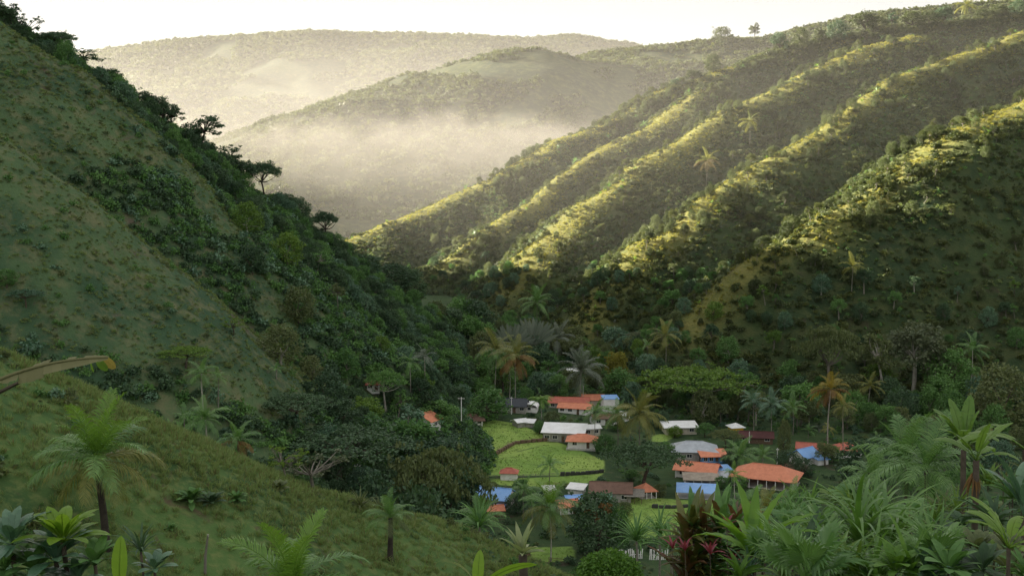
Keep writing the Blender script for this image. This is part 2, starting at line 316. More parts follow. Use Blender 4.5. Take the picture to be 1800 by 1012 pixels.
class MB:
    def __init__(s): s.v = []; s.f = []; s.t = []; s.m = []; s.n = 0
    def add(s, v, f, tint=.5, mi=0):
        v = np.asarray(v, float).reshape(-1, 3); s.v.append(v)
        s.f += [tuple(int(i) + s.n for i in q) for q in f]
        s.t += list(tint) if hasattr(tint, '__len__') else [tint] * len(f); s.m += [mi] * len(f); s.n += len(v)
    def mesh(s, name, mats, smooth=False):
        me = bpy.data.meshes.new(name)
        me.from_pydata(np.concatenate(s.v).tolist() if s.v else [], [], s.f)
        a = me.attributes.new('tint', 'FLOAT', 'FACE'); a.data.foreach_set('value', np.asarray(s.t, np.float32))
        for m in mats: me.materials.append(M[m] if isinstance(m, str) else m)
        me.polygons.foreach_set('material_index', np.asarray(s.m, np.int32))
        if smooth: me.polygons.foreach_set('use_smooth', np.ones(len(s.f), bool))
        me.update(); return me
    def box(s, c, d, tint=.5, mi=0, rot=None):
        x, y, z = (q / 2 for q in d)
        v = np.array([[-x,-y,-z],[x,-y,-z],[x,y,-z],[-x,y,-z],[-x,-y,z],[x,-y,z],[x,y,z],[-x,y,z]])
        if rot is not None: v = v @ rot.T
        s.add(v + np.asarray(c, float), [(0,3,2,1),(4,5,6,7),(0,1,5,4),(1,2,6,5),(2,3,7,6),(3,0,4,7)], tint, mi)
    def tube(s, pts, rad, sides=6, tint=.5, mi=0, cap=True):
        pts = np.asarray(pts, float); rad = np.broadcast_to(rad, len(pts)); n = len(pts); V = []
        for i in range(n):
            t = pts[min(i + 1, n - 1)] - pts[max(i - 1, 0)]; t = t / (np.linalg.norm(t) + 1e-9)
            a = np.array([1, 0, 0]) if abs(t[2]) > .8 else np.array([0, 0, 1.]); p = np.cross(t, a); p /= np.linalg.norm(p); q = np.cross(t, p)
            for k in range(sides):
                an = 2 * math.pi * k / sides; V.append(pts[i] + rad[i] * (math.cos(an) * p + math.sin(an) * q))
        fs = [(i*sides+k, i*sides+(k+1) % sides, (i+1)*sides+(k+1) % sides, (i+1)*sides+k) for i in range(n-1) for k in range(sides)]
        if cap: fs += [tuple(range(sides))[::-1], tuple((n-1)*sides+k for k in range(sides))]
        s.add(V, fs, tint, mi)
    def leaves(s, c, dirs, nrm, ln, wd, g, mi=0, fold=.12):
        """many leaves at once: a pointed blade of two halves each"""
        N = len(c); d = dirs / (np.linalg.norm(dirs, axis=1)[:, None] + 1e-9)
        sd = np.cross(nrm, d); sd /= (np.linalg.norm(sd, axis=1)[:, None] + 1e-9); up = np.cross(d, sd)
        ln = np.broadcast_to(ln, N)[:, None]; wd = np.broadcast_to(wd, N)[:, None]
        p0 = c; p1 = c + d * ln * .5 + sd * wd * .5 + up * ln * fold; p2 = c + d * ln; p3 = c + d * ln * .5 - sd * wd * .5 + up * ln * fold
        v = np.stack([p0, p1, p2, p3], 1).reshape(-1, 3)
        s.add(v, [(4*i, 4*i+1, 4*i+2, 4*i+3) for i in range(N)], g.random(N), mi)
    def clump(s, c, r, n, ln, g, flat=.7, mi=0, up=.55):
        """a spray of n leaves filling an ellipsoid round c"""
        u = g.normal(size=(n, 3)); u /= np.linalg.norm(u, axis=1)[:, None]
        rr = g.random(n)[:, None] ** .45; p = u * rr * r; p[:, 2] *= flat
        d = u * .8 + g.normal(size=(n, 3)) * .55; d[:, 2] -= .15
        nr = u * .6 + g.normal(size=(n, 3)) * .5; nr[:, 2] += up
        s.leaves(np.asarray(c) + p - d / np.linalg.norm(d, axis=1)[:, None] * ln * .5, d, nr, ln * (.7 + .6 * g.random(n)), ln * (.5 + .4 * g.random(n)), g, mi)
# ------------------------------------------------------------------ plant forms
def bend(p0, p1, g, k=.12, n=5):
    p0, p1 = np.asarray(p0, float), np.asarray(p1, float); L = np.linalg.norm(p1 - p0); o = g.normal(size=3) * k * L; o[2] *= .4
    t = np.linspace(0, 1, n)[:, None]; return p0 + (p1 - p0) * t + o * (t * (1 - t)) * 2
def tree_form(kind, seed):
    """trunk and crown meshes of a tree 10 m tall"""
    g = np.random.default_rng(seed); T = MB(); C = MB(); cl = []
    if kind == 'broad':
        top = np.array([g.normal() * .4, g.normal() * .4, 4.2]); T.tube(bend((0,0,-.6), top, g, .05), np.linspace(.34, .22, 5), 7)
        n = 30
        for i in range(n):
            a = i * 2.399 + g.random(); e = g.random() ** .8; rr = 3.7 * math.sin(.35 + 1.25 * (1 - e)) * (.72 + .4 * g.random())
            cl.append((math.cos(a) * rr, math.sin(a) * rr, 4.0 + 5.0 * e + g.normal() * .3))
        lim = 9; cr, nl, ln, fl = 1.35, 70, .52, .75
    elif kind == 'tall':
        top = np.array([g.normal() * .5, g.normal() * .5, 6.4]); T.tube(bend((0,0,-.6), top, g, .06, 6), np.linspace(.22, .13, 6), 6)
        for i in range(17):
            a = i * 2.399 + g.random(); e = g.random(); rr = 2.7 * (1 - .55 * e) * (.4 + .75 * g.random())
            cl.append((top[0] + math.cos(a) * rr, top[1] + math.sin(a) * rr, 5.3 + 4.3 * e))
        lim = 9; cr, nl, ln, fl = .95, 60, .44, .62
    elif kind == 'umbrella':
        top = np.array([g.normal() * .5, g.normal() * .5, 4.6]); T.tube(bend((0,0,-.6), top, g, .06), np.linspace(.42, .3, 5), 8)
        for i in range(62):
            rr = 7.6 * math.sqrt((i + .5) / 62) * (.86 + .25 * g.random()); a = i * 2.399
            cl.append((math.cos(a) * rr, math.sin(a) * rr, 8.9 - .030 * rr * rr - (i % 3) * .55 + g.normal() * .22))
        lim = 14; cr, nl, ln, fl = 1.45, 62, .46, .30
    elif kind == 'sparse':
        top = np.array([g.normal() * .4, g.normal() * .4, 4.0]); T.tube(bend((0,0,-.6), top, g, .08), np.linspace(.30, .2, 5), 7)
        for i in range(22):
            a = i * 2.399 + g.random(); e = g.random(); rr = (1.6 + 3.0 * math.sin(.3 + 2.3 * e)) * (.6 + .5 * g.random())
            cl.append((math.cos(a) * rr, math.sin(a) * rr, 4.4 + 5.2 * e))
        lim = 22; cr, nl, ln, fl = .75, 26, .5, .6
    elif kind == 'dense':
        top = np.array([g.normal() * .3, g.normal() * .3, 3.0]); T.tube(bend((0,0,-.6), top, g, .05), np.linspace(.36, .25, 5), 7)
        for i in range(42):
            a = i * 2.399 + g.random(); e = i / 41; rr = 3.5 * math.sin(.55 + 2.35 * e) ** .8 * (.7 + .4 * g.random())
            cl.append((math.cos(a) * rr, math.sin(a) * rr, 1.3 + 8.0 * e + g.normal() * .2))
        lim = 6; cr, nl, ln, fl = 1.35, 62, .5, .8
    cl = [np.array(c) for c in cl]
    for i, c in enumerate(cl):
        if i % max(1, len(cl) // lim) == 0:
            b = bend(top, c, g, .16); T.tube(b, np.linspace(.15, .035, 5), 5)
        k = .65 + .7 * g.random(); C.clump(c, cr * k, int(nl * k), ln, g, fl)
    # twigs reaching past the clumps keep the outline uneven
    for i in range(len(cl) // 2):
        c = cl[g.integers(len(cl))]; o = g.normal(size=3) * cr * .9; o[2] = abs(o[2]) * .5
        C.clump(c + o, cr * .4, int(nl * .22), ln * .9, g, fl)
    return T.mesh(kind + '_trunk', ['bark']), C.mesh(kind + '_crown', ['mid'])
TREES = {k: [tree_form(k, 100 * j + i) for i in range(n)] for j, (k, n) in enumerate((('broad', 4), ('tall', 4), ('umbrella', 3), ('sparse', 2), ('dense', 4)))}

def strap(L, wd, a0, droop, seg=7, fold=.25, tip=.0, mat='mid', seed=0, twist=0.0, wave=0.0, shape=.75):
    """one long leaf growing along +X from its base, rising at a0 and bending over by droop"""
    g = np.random.default_rng(seed); b = MB(); P = np.zeros(3); V = []; f = []; t = []
    for i in range(seg + 1):
        s = i / seg; a = a0 - droop * s ** 1.35
        w_ = wd * (math.sin(math.pi * min(1, (.16 + .84 * s)) ** shape) ** .8 if 0 < s < 1 else (.22 if s == 0 else .02))
        up = np.array([-math.sin(a), 0, math.cos(a)]); tw = twist * s; sd = np.array([0, math.cos(tw), 0]) + up * math.sin(tw)
        wv = wave * wd * math.sin(i * 2.4)
        V += [P - sd * w_ * .5 + up * (w_ * fold + wv), P.copy(), P + sd * w_ * .5 + up * (w_ * fold - wv)]
        P = P + np.array([math.cos(a), 0, math.sin(a)]) * (L / seg)
    for i in range(seg):
        f += [(3*i, 3*i+1, 3*i+4, 3*i+3), (3*i+1, 3*i+2, 3*i+5, 3*i+4)]; t += [.2 + .6 * g.random()] * 2
    b.add(V, f, t); return b.mesh('strap_leaf', [mat], True)
def frond(L, a0, droop, n=34, ll=.8, wd=.06, seed=0, mat='palm', vee=.25, sag=.35, seg=2):
    """a feather frond: a rib with paired leaflets, growing along +X"""
    g = np.random.default_rng(seed); b = MB(); st = 14; P = np.zeros(3); pts = [P]; tan = []
    for i in range(st):
        a = a0 - droop * ((i + .5) / st) ** 1.25; d = np.array([math.cos(a), 0, math.sin(a)]); tan.append(d); P = P + d * (L / st); pts.append(P)
    tan.append(tan[-1]); pts = np.array(pts); b.tube(pts, np.linspace(.028 * L / 3, .006, st + 1), 3, .85)
    for i in range(n):
        s = .14 + .86 * i / (n - 1); k = s * st; j = min(int(k), st - 1); p = pts[j] + (pts[j + 1] - pts[j]) * (k - j); T_ = tan[j]
        U = np.array([-T_[2], 0, T_[0]]); l = ll * max(.2, math.sin(math.pi * (.13 + .80 * s)) ** .75) * (.85 + .3 * g.random())
        for sg in (-1, 1):
            D = T_ * (.42 + .45 * s) + np.array([0, sg * .85, 0]) + U * vee + g.normal(size=3) * .06; D /= np.linalg.norm(D)
            sgk = sag * (.6 + .8 * g.random()); m_ = p + D * l * .55 - np.array([0, 0, sgk * l * .18]); e = p + D * l - np.array([0, 0, sgk * l])
            w0 = T_ * wd * .3; w1 = T_ * wd * .5
            b.add([p - w0, p + w0, m_ + w1, m_ - w1, e], [(0, 1, 2, 3), (3, 2, 4)], [.15 + .7 * g.random()] * 2)
    return b.mesh('frond', [mat])
def paddle(L, wd, a0, droop, seed=0, mat='banana', tears=.5, seg=16, stalk=.18, vee=.3):
    """a banana leaf: stalk, midrib and two torn halves"""
    g = np.random.default_rng(seed); b = MB(); P = np.zeros(3); pts = [P]; A = []
    for i in range(seg):
        a = a0 - droop * ((i + .5) / seg) ** 1.5; A.append(a); P = P + np.array([math.cos(a), 0, math.sin(a)]) * (L / seg); pts.append(P)
    A.append(A[-1]); b.tube(pts, np.linspace(.028 * L / 2, .005, seg + 1), 4, .9)
    def edge(s): return wd * .5 * max(0, math.sin(math.pi * min(1, max(0, (s - stalk) / (1 - stalk))) ** .8)) ** .55
    for sg in (-1, 1):
        i0 = int(stalk * seg); dr = 0
        for i in range(i0, seg):
            if g.random() < tears: dr = g.random() * .55 * tears
            q = []
            for j in (i, i + 1):
                s = j / seg; p = pts[j]; a = A[min(j, seg)]; up = np.array([-math.sin(a), 0, math.cos(a)]); e = max(edge(s), .01)
                for fr in (0, .5, 1):
                    q.append(p + np.array([0, sg, 0]) * e * fr * math.cos(dr) + up * (vee * e * fr * (1 - .8 * fr)) - np.array([0, 0, 1]) * e * fr * fr * math.sin(dr) * 1.2 + np.array([math.cos(a), 0, math.sin(a)]) * e * .25 * fr)
            b.add(q, [(0, 1, 4, 3), (1, 2, 5, 4)], [.3 + .4 * g.random()] * 2)
    return b.mesh('paddle_leaf', [mat], True)
def fanleaf(rad, n=22, spread=R(300), seed=0, mat='palm', stem=1.0, a0=R(60), cup=.25, wd=1.0):
    """a pleated fan on a stalk along +X"""
    g = np.random.default_rng(seed); b = MB(); c = np.array([math.cos(a0), 0, math.sin(a0)]) * stem
    b.tube([(0,0,0), c * .5 + np.array([0,0,.04]), c], [.03, .02, .015], 4, .9)
    ax = c / np.linalg.norm(c); sd = np.array([0., 1, 0]); nr = np.cross(ax, sd)
    for i in range(n):
        an = -spread / 2 + spread * (i + .5) / n; da = spread / n * .5; r_ = rad * (.85 + .2 * g.random())
        def pt(r, q, lift): return c + (ax * math.cos(q) + sd * math.sin(q)) * r + nr * lift
        b.add([pt(.02, an, 0), pt(r_ * .62, an - da * wd, cup * r_ * .3), pt(r_ * .66, an, cup * r_ * .3 + .05 * rad), pt(r_ * .62, an + da * wd, cup * r_ * .3), pt(r_, an, -cup * r_ * .15 * g.random())],
              [(0, 1, 2), (0, 2, 3), (1, 4, 2), (2, 4, 3)], [.2 + .6 * g.random()] * 4)
    return b.mesh('fan_leaf', [mat])
def trunkmesh(h, r0, r1, lean=0.0, rings=True, seed=0, mat='palmtrunk', n=9):
    g = np.random.default_rng(seed); b = MB(); t = np.linspace(0, 1, n)
    pts = np.stack([lean * t ** 1.6 + .03 * h * np.sin(t * 3 + seed) * t, .02 * h * np.sin(t * 4 + seed * 2) * t, h * t - .5 * (t == 0)], 1)
    rad = r0 + (r1 - r0) * t ** .5; rad[0] *= 1.35; b.tube(pts, rad, 8); return b.mesh('trunk', [mat], True), pts[-1]

# one set of frond shapes for all feather palms: from the upright spear leaves to the hanging old ones (3.2 m long)
FR = {'up': [frond(3.2, R(82), R(38), 30, .78, .075, 1, 'palm', .3, .25), frond(3.2, R(70), R(62), 30, .80, .075, 2, 'palm', .3, .3)],
      'mid': [frond(3.2, R(52), R(82), 30, .85, .075, 3, 'palm', .2, .4), frond(3.2, R(40), R(78), 30, .85, .075, 4, 'palm', .2, .45)],
      'low': [frond(3.2, R(18), R(72), 30, .85, .075, 5, 'palm', .1, .6), frond(3.1, R(2), R(66), 30, .8, .07, 6, 'palm', .05, .7)],
      'hang': [frond(2.9, R(-28), R(50), 24, .7, .065, 7, 'palm', 0, .8)]}
def palm(label, base, h, crown=3.2, n=(3, 6, 6, 2), mat='palm', low=None, trunk='palmtrunk', r=.16, lean=0.0, group=None, cat='palm', name='coconut_palm', seed=None, skirt=None, up=None, forms=None):
    """n = how many upright, middle, low and hanging fronds; every frond is a part"""
    seed = seed if seed is not None else random.randrange(999); g = random.Random(seed); o = thing(name, label, cat, base, g.random() * 6.28, 1.0, group)
    th = max(.4, h - crown * .62); me, top = trunkmesh(th, r, r * .62, lean, seed=seed, mat=trunk); part('trunk', me, o)
    s = crown / 3.2; yaw = g.random() * 6
    for cnt, key in zip(n, ('up', 'mid', 'low', 'hang')):
        for i in range(cnt):
            yaw += 2.399 + g.uniform(-.25, .25); fm = (forms or FR)[key]
            m_ = up if (key == 'up' and up) else (low if key in ('low', 'hang') and low and (key == 'hang' or g.random() < .6) else mat)
            k = s * g.uniform(.86, 1.1); part('frond', fm[i % len(fm)], o, m_, tuple(top), (g.uniform(-.25, .25), g.uniform(-.10, .10), yaw), k)
    if skirt:
        for i in range(skirt):
            yaw += 2.1; part('dry_frond', FR['hang'][0], o, 'straw', tuple(top - np.array([0, 0, .12 * s])), (0, R(38), yaw), s * .62)
    return o
def tree(label, base, h, kind='broad', mat='mid', wide=1.0, bark=None, seed=None, group=None, name='broadleaf_tree', cat='tree'):
    seed = random.randrange(9999) if seed is None else seed; tr, cr = TREES[kind][seed % len(TREES[kind])]; s = h / 10
    o = thing(name, label, cat, base, random.random() * 6.28, (s * wide, s * wide, s), group)
    part('trunk', tr, o, bark or 'bark'); part('crown', cr, o, mat); return o
def rosette(label, base, leafmeshes, n, mat, s=1.0, name='leafy_plant', cat='plant', leaf='leaf', tilt=(.0, .5), stem=None, group=None, accents=None, yaw0=0.0, golden=2.399, tiers=0):
    o = thing(name, label, cat, base, yaw0, s, group); zo = 0
    if stem:
        me, top = trunkmesh(stem[0], stem[1], stem[1] * .8, stem[3] if len(stem) > 3 else 0, mat=stem[2], n=5); part('stem', me, o); zo = top
    for i in range(n):
        m_ = mat
        if accents and random.random() < accents[1]: m_ = accents[0]
        part(leaf, leafmeshes[i % len(leafmeshes)], o, m_, tuple(zo) if stem else (0, 0, 0), (random.uniform(-.15, .15), random.uniform(*tilt) * (i / max(1, n - 1)), i * golden + random.uniform(-.2, .2)), random.uniform(.82, 1.12))
    if stem and tiers:
        for t in range(tiers):
            zt = np.array(zo) * (1 - .26 * (t + 1) / tiers * 1.6)
            for i in range(n // 2):
                m_ = accents[0] if accents and random.random() < accents[1] else mat
                part(leaf, leafmeshes[(i + 1) % len(leafmeshes)], o, m_, tuple(zt + np.array([random.uniform(-.12, .12), random.uniform(-.12, .12), random.uniform(-.1, .1)])), (random.uniform(-.2, .2), random.uniform(.1, .6), i * golden + t), random.uniform(.8, 1.1))
    return o

# ------------------------------------------------------------------ small plants for what nobody could count
_pc = {}
def protoset(name, meshes):
    c = bpy.data.collections.new(name)
    for i, me in enumerate(meshes): c.objects.link(bpy.data.objects.new('%s_%02d' % (name, i), me))
    _pc[name] = len(meshes); return c
def shrubmesh(seed, n, ln, mat, rad=1.0, flat=.8, k=9):
    g = np.random.default_rng(seed); b = MB()
    for i in range(k):
        a = i * 2.399 + g.random(); rr = rad * .75 * math.sqrt(g.random()); c = (math.cos(a) * rr, math.sin(a) * rr, rad * (.35 + .75 * g.random() * (1 - .4 * rr / rad)))
        b.clump(c, rad * (.38 + .25 * g.random()), n // k, ln, g, flat)
    return b.mesh('shrub', [mat])
def tuftmesh(seed, n, h, mat='grass', spread=.25):
    g = np.random.default_rng(seed); b = MB(); a = g.random(n) * 6.28; r_ = spread * g.random(n)
    c = np.stack([np.cos(a) * r_, np.sin(a) * r_, np.full(n, -.05)], 1); d = np.stack([np.cos(a) * .5, np.sin(a) * .5, .7 + .5 * g.random(n)], 1) + g.normal(size=(n, 3)) * .15
    b.leaves(c, d, np.stack([np.cos(a), np.sin(a), np.full(n, .3)], 1), h * (.5 + .7 * g.random(n)), .05 * h / .5 * (.7 + .6 * g.random(n)), g, 0, -.10); return b.mesh('tuft', [mat])
def rosmesh(seed, forms, n, mats, tilt=.5, stem=0.0):
    """a whole small rosette plant in one mesh"""
    g = random.Random(seed); vs = []; fs = []; ts = []; off = 0
    for i in range(n):
        me = forms[i % len(forms)]; v = np.empty(len(me.vertices) * 3); me.vertices.foreach_get('co', v); v = v.reshape(-1, 3) * g.uniform(.75, 1.15)
        Rm = np.array((Matrix.Rotation(i * 2.399 + g.uniform(-.3, .3), 3, 'Z') @ Matrix.Rotation(tilt * i / n, 3, 'Y')))
        vs.append(v @ Rm.T + np.array([0, 0, stem])); t = np.empty(len(me.polygons), np.float32); me.attributes['tint'].data.foreach_get('value', t); ts += t.tolist()
        fs += [tuple(k + off for k in p.vertices) for p in me.polygons]; off += len(v)
    b = MB(); b.add(np.concatenate(vs), fs, ts); mats_ = list(mats)
    if stem: b.tube([(0,0,-.3), (0.05,0,stem)], [.09 * stem / 3 + .03, .06 * stem / 3 + .02], 5, .5, 1); mats_ = [mats[0], 'barkgrey']
    return b.mesh('rosette', mats_[:2] if stem else mats_[:1])
def scatter(name, label, cat, coll, P, s, idx, tilt=.15):
    N = len(P)
    if N == 0: return
    me = bpy.data.meshes.new(name); me.from_pydata(np.asarray(P).tolist(), [], [])
    r = rng.normal(size=(N, 3)) * tilt; r[:, 2] = rng.random(N) * 6.283
    a = me.attributes.new('rot', 'FLOAT_VECTOR', 'POINT'); a.data.foreach_set('vector', r.astype(np.float32).ravel())
    a = me.attributes.new('scl', 'FLOAT', 'POINT'); a.data.foreach_set('value', np.asarray(s, np.float32))
    a = me.attributes.new('pid', 'INT', 'POINT'); a.data.foreach_set('value', np.asarray(idx, np.int32))
    o = link(bpy.data.objects.new(name, me)); tag(o, label, cat, None, 'stuff')
    g = bpy.data.node_groups.new(name, 'GeometryNodeTree'); g.interface.new_socket('Geometry', in_out='INPUT', socket_type='NodeSocketGeometry'); g.interface.new_socket('Geometry', in_out='OUTPUT', socket_type='NodeSocketGeometry')
    gi = g.nodes.new('NodeGroupInput'); go = g.nodes.new('NodeGroupOutput'); ip = g.nodes.new('GeometryNodeInstanceOnPoints'); ci = g.nodes.new('GeometryNodeCollectionInfo')
    ci.inputs['Collection'].default_value = coll; ci.inputs['Separate Children'].default_value = True; ci.inputs['Reset Children'].default_value = True
    def na(nm, ty):
        q = g.nodes.new('GeometryNodeInputNamedAttribute'); q.data_type = ty; q.inputs[0].default_value = nm; return q.outputs[0]
    g.links.new(gi.outputs[0], ip.inputs['Points']); g.links.new(ci.outputs[0], ip.inputs['Instance']); ip.inputs['Pick Instance'].default_value = True
    g.links.new(na('pid', 'INT'), ip.inputs['Instance Index']); g.links.new(na('rot', 'FLOAT_VECTOR'), ip.inputs['Rotation']); g.links.new(na('scl', 'FLOAT'), ip.inputs['Scale'])
    g.links.new(ip.outputs[0], go.inputs[0]); md = o.modifiers.new('scatter', 'NODES'); md.node_group = g
    return o
# ------------------------------------------------------------------ fields and open ground (outlines on the valley floor)
def poly(*px): return np.array([hit(u, v)[:2] for u, v in px])
def sdf(x, y, pg):
    d = np.full(x.shape, 1e9); ins = np.zeros(x.shape, bool)
    for a, b in zip(pg, np.roll(pg, -1, 0)):
        e = b - a; t = np.clip(((x - a[0]) * e[0] + (y - a[1]) * e[1]) / (e @ e), 0, 1)
        d = np.minimum(d, np.hypot(x - a[0] - t * e[0], y - a[1] - t * e[1]))
        c = ((a[1] > y) != (b[1] > y)) & (x < (b[0] - a[0]) * (y - a[1]) / (b[1] - a[1] + 1e-12) + a[0]); ins ^= c
    return np.where(ins, -d, d)
FIELDS = [poly((798,752),(830,746),(870,738),(915,746),(975,772),(840,786),(800,776)),
          poly((838,789),(975,775),(1012,788),(1062,808),(1062,829),(985,834),(860,836),(800,820)),
          poly((850,840),(985,837),(1062,832),(1040,848),(960,856),(880,852)),
          poly((1085,884),(1130,872),(1195,878),(1262,880),(1245,940),(1120,945),(1085,915)),
          poly((1148,762),(1190,764),(1172,776),(1146,776)),
          poly((925,962),(1010,960),(1010,985),(940,988))]
def fieldd(x, y):
    r = np.full(np.shape(x), 1e9)
    for p in FIELDS: r = np.minimum(r, sdf(x, y, p))
    return r
def land(name, fn, x0, x1, y0, y1, res, mat, others, label, margin=2.5, fine=0.0, field=False):
    xs = np.arange(x0, x1 + res, res); ys = np.arange(y0, y1 + res, res); X, Y = np.meshgrid(xs, ys); Z = fn(X, Y)
    O = np.full(X.shape, -1e9)
    for k in others: O = np.maximum(O, LAND[k](X, Y))
    if fine: Z = Z + fine * fbm(X, Y, res * 5, 3, 77)
    keep = Z > O - margin - fine; nx = len(xs); ny = len(ys)
    kf = keep[:-1, :-1] | keep[1:, :-1] | keep[:-1, 1:] | keep[1:, 1:]
    i = np.arange(nx * ny).reshape(ny, nx); q = np.stack([i[:-1, :-1], i[:-1, 1:], i[1:, 1:], i[1:, :-1]], -1)[kf]
    used = np.unique(q); rm = np.full(nx * ny, -1); rm[used] = np.arange(len(used))
    V = np.stack([X.ravel(), Y.ravel(), Z.ravel()], 1)[used]
    me = bpy.data.meshes.new(name); me.from_pydata(V.tolist(), [], rm[q].tolist()); me.materials.append(M[mat])
    if field:
        a = me.attributes.new('field', 'FLOAT', 'POINT'); a.data.foreach_set('value', fieldd(V[:, 0], V[:, 1]).astype(np.float32))
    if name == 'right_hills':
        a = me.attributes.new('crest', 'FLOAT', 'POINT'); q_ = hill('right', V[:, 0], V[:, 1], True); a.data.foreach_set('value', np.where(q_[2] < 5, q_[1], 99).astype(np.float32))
    me.polygons.foreach_set('use_smooth', np.ones(len(me.polygons), bool)); me.update()
    return tag(link(bpy.data.objects.new(name, me)), label, 'hill' if 'hill' in name or 'slope' in name else 'ground', None, 'structure')
land('near_slope', near, -75, 85, -40, 150, .8, 'g_near', ['valley_floor', 'left'], 'grassy foreground slope dropping from the left edge to the village', 1.5, .10)
land('valley_floor', valley, -330, 520, 100, 1000, 3.0, 'g_valley', ['near_slope', 'left', 'right'], 'valley floor with green meadows between the houses', 1.5, field=True)
land('left_hill', LAND['left'], -700, 40, 90, 960, 3.0, 'g_left', ['valley_floor', 'near_slope'], 'steep shaded grassy hill filling the left side', 2.5, .5, True)
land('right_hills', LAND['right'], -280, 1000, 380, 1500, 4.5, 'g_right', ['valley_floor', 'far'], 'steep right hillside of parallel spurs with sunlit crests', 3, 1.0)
land('middle_hill', LAND['far'], -1150, 1400, 880, 2900, 13, 'g_far', ['right', 'valley_floor', 'back'], 'hazy rounded middle hill behind the mist', 6, 3.0)
land('far_ridge', LAND['back'], -3600, 3300, 2800, 6300, 36, 'g_far', ['far'], 'pale farthest wooded ridge on the skyline', 14, 8.0)
b = MB(); b.add([(-3700, -500, -9), (3700, -500, -9), (3700, 6500, -9), (-3700, 6500, -9)], [(0, 1, 2, 3)])
tag(link(bpy.data.objects.new('ground', b.mesh('ground', ['g_valley']))), 'low ground under and beyond the hills', 'ground', None, 'structure')
# air
hb = MB(); hb.box((0, 3000, 465), (7600, 7200, 970)); me = hb.mesh('haze', [])
m, n, out = _nodes('haze_air'); pv = n.nodes.new('ShaderNodeVolumePrincipled'); pv.inputs['Color'].default_value = (.97, .96, .93, 1); pv.inputs['Density'].default_value = 0.000006; pv.inputs['Anisotropy'].default_value = .35
n.links.new(pv.outputs[0], out.inputs['Volume']); me.materials.append(m)
tag(link(bpy.data.objects.new('haze', me)), 'pale morning haze filling the valley air', 'haze', None, 'stuff')
# the bank of mist lying in the valley behind the spurs
fb = MB(); fx0, fx1, fy0, fy1, fz0, fz1 = -500, 190, 1010, 1290, 20, 215
fb.box(((fx0 + fx1) / 2, (fy0 + fy1) / 2, (fz0 + fz1) / 2), (fx1 - fx0, fy1 - fy0, fz1 - fz0)); me = fb.mesh('mist', [])
m, n, out = _nodes('mist_bank'); tc = n.nodes.new('ShaderNodeTexCoord'); sx = n.nodes.new('ShaderNodeSeparateXYZ'); n.links.new(tc.outputs['Generated'], sx.inputs[0])
mp = n.nodes.new('ShaderNodeMapping'); mp.inputs['Scale'].default_value = (1, 1, 1.5); n.links.new(tc.outputs['Object'], mp.inputs['Vector'])
nz = _noise(n, .010, 6, .62, mp.outputs[0], .8); nf = _noise(n, .030, 5, .65, mp.outputs[0], .5)
ex = _math(n, 'MULTIPLY', _map(n, sx.outputs[0], 0, .10), _map(n, sx.outputs[0], .80, 1, 1, 0)); ey = _math(n, 'MULTIPLY', _map(n, sx.outputs[1], 0, .3), _map(n, sx.outputs[1], .7, 1, 1, 0))
# a billowing top edge, densest just beneath it and thinning downwards
topz = _math(n, 'ADD', .31, _math(n, 'ADD', _math(n, 'MULTIPLY', nz, .62), _math(n, 'MULTIPLY', nf, .20)))
edge = _map(n, _math(n, 'SUBTRACT', topz, sx.outputs[2]), 0, .13)
low = _map(n, _math(n, 'SUBTRACT', topz, sx.outputs[2]), .08, .50, 1, .05)
dn = _math(n, 'MULTIPLY', _math(n, 'MULTIPLY', edge, low), _math(n, 'MULTIPLY', ex, ey))
dn = _math(n, 'MULTIPLY', dn, _map(n, nf, .25, .7, .0010, .0046))
pv = n.nodes.new('ShaderNodeVolumePrincipled'); pv.inputs['Color'].default_value = (.44, .415, .385, 1); pv.inputs['Anisotropy'].default_value = .1
n.links.new(dn, pv.inputs['Density']); n.links.new(pv.outputs[0], out.inputs['Volume']); me.materials.append(m)
tag(link(bpy.data.objects.new('mist', me)), 'white bank of mist drifting across the valley behind the spurs', 'mist', None, 'stuff')

# thin bright mist filling the far valley between the spurs, the middle hill and the farthest ridge
for nm, lab, (x0, x1, y0, y1, z0, z1), dens in (('valley_mist', 'thin bright morning mist filling the valley before the middle hill', (-1300, 700, 1120, 1800, -8, 440), .00011), ('spur_mist', 'thin sunlit morning mist hanging between the right spurs', (-260, 720, 520, 1150, 0, 270), .00023), ('far_mist', 'pale morning mist in the far valley before the last ridge', (-2600, 2200, 2500, 4300, -8, 740), .00017)):
    fb = MB(); fb.box(((x0 + x1) / 2, (y0 + y1) / 2, (z0 + z1) / 2), (x1 - x0, y1 - y0, z1 - z0)); me = fb.mesh(nm, [])
    m, n, out = _nodes(nm); tc = n.nodes.new('ShaderNodeTexCoord'); sx = n.nodes.new('ShaderNodeSeparateXYZ'); n.links.new(tc.outputs['Generated'], sx.inputs[0])
    q = _math(n, 'MULTIPLY', _map(n, sx.outputs[1], 0, .25, 0, dens), _map(n, sx.outputs[1], .75, 1, 1, 0))
    q = _math(n, 'MULTIPLY', q, _math(n, 'MULTIPLY', _map(n, sx.outputs[2], .35, 1, 1, 0), _math(n, 'MULTIPLY', _map(n, sx.outputs[0], 0, .15), _map(n, sx.outputs[0], .8, 1, 1, 0))))
    pv = n.nodes.new('ShaderNodeVolumePrincipled'); pv.inputs['Color'].default_value = (.80, .77, .73, 1); pv.inputs['Anisotropy'].default_value = .2
    n.links.new(q, pv.inputs['Density']); n.links.new(pv.outputs[0], out.inputs['Volume']); me.materials.append(m)
    tag(link(bpy.data.objects.new(nm, me)), lab, 'mist', None, 'stuff')
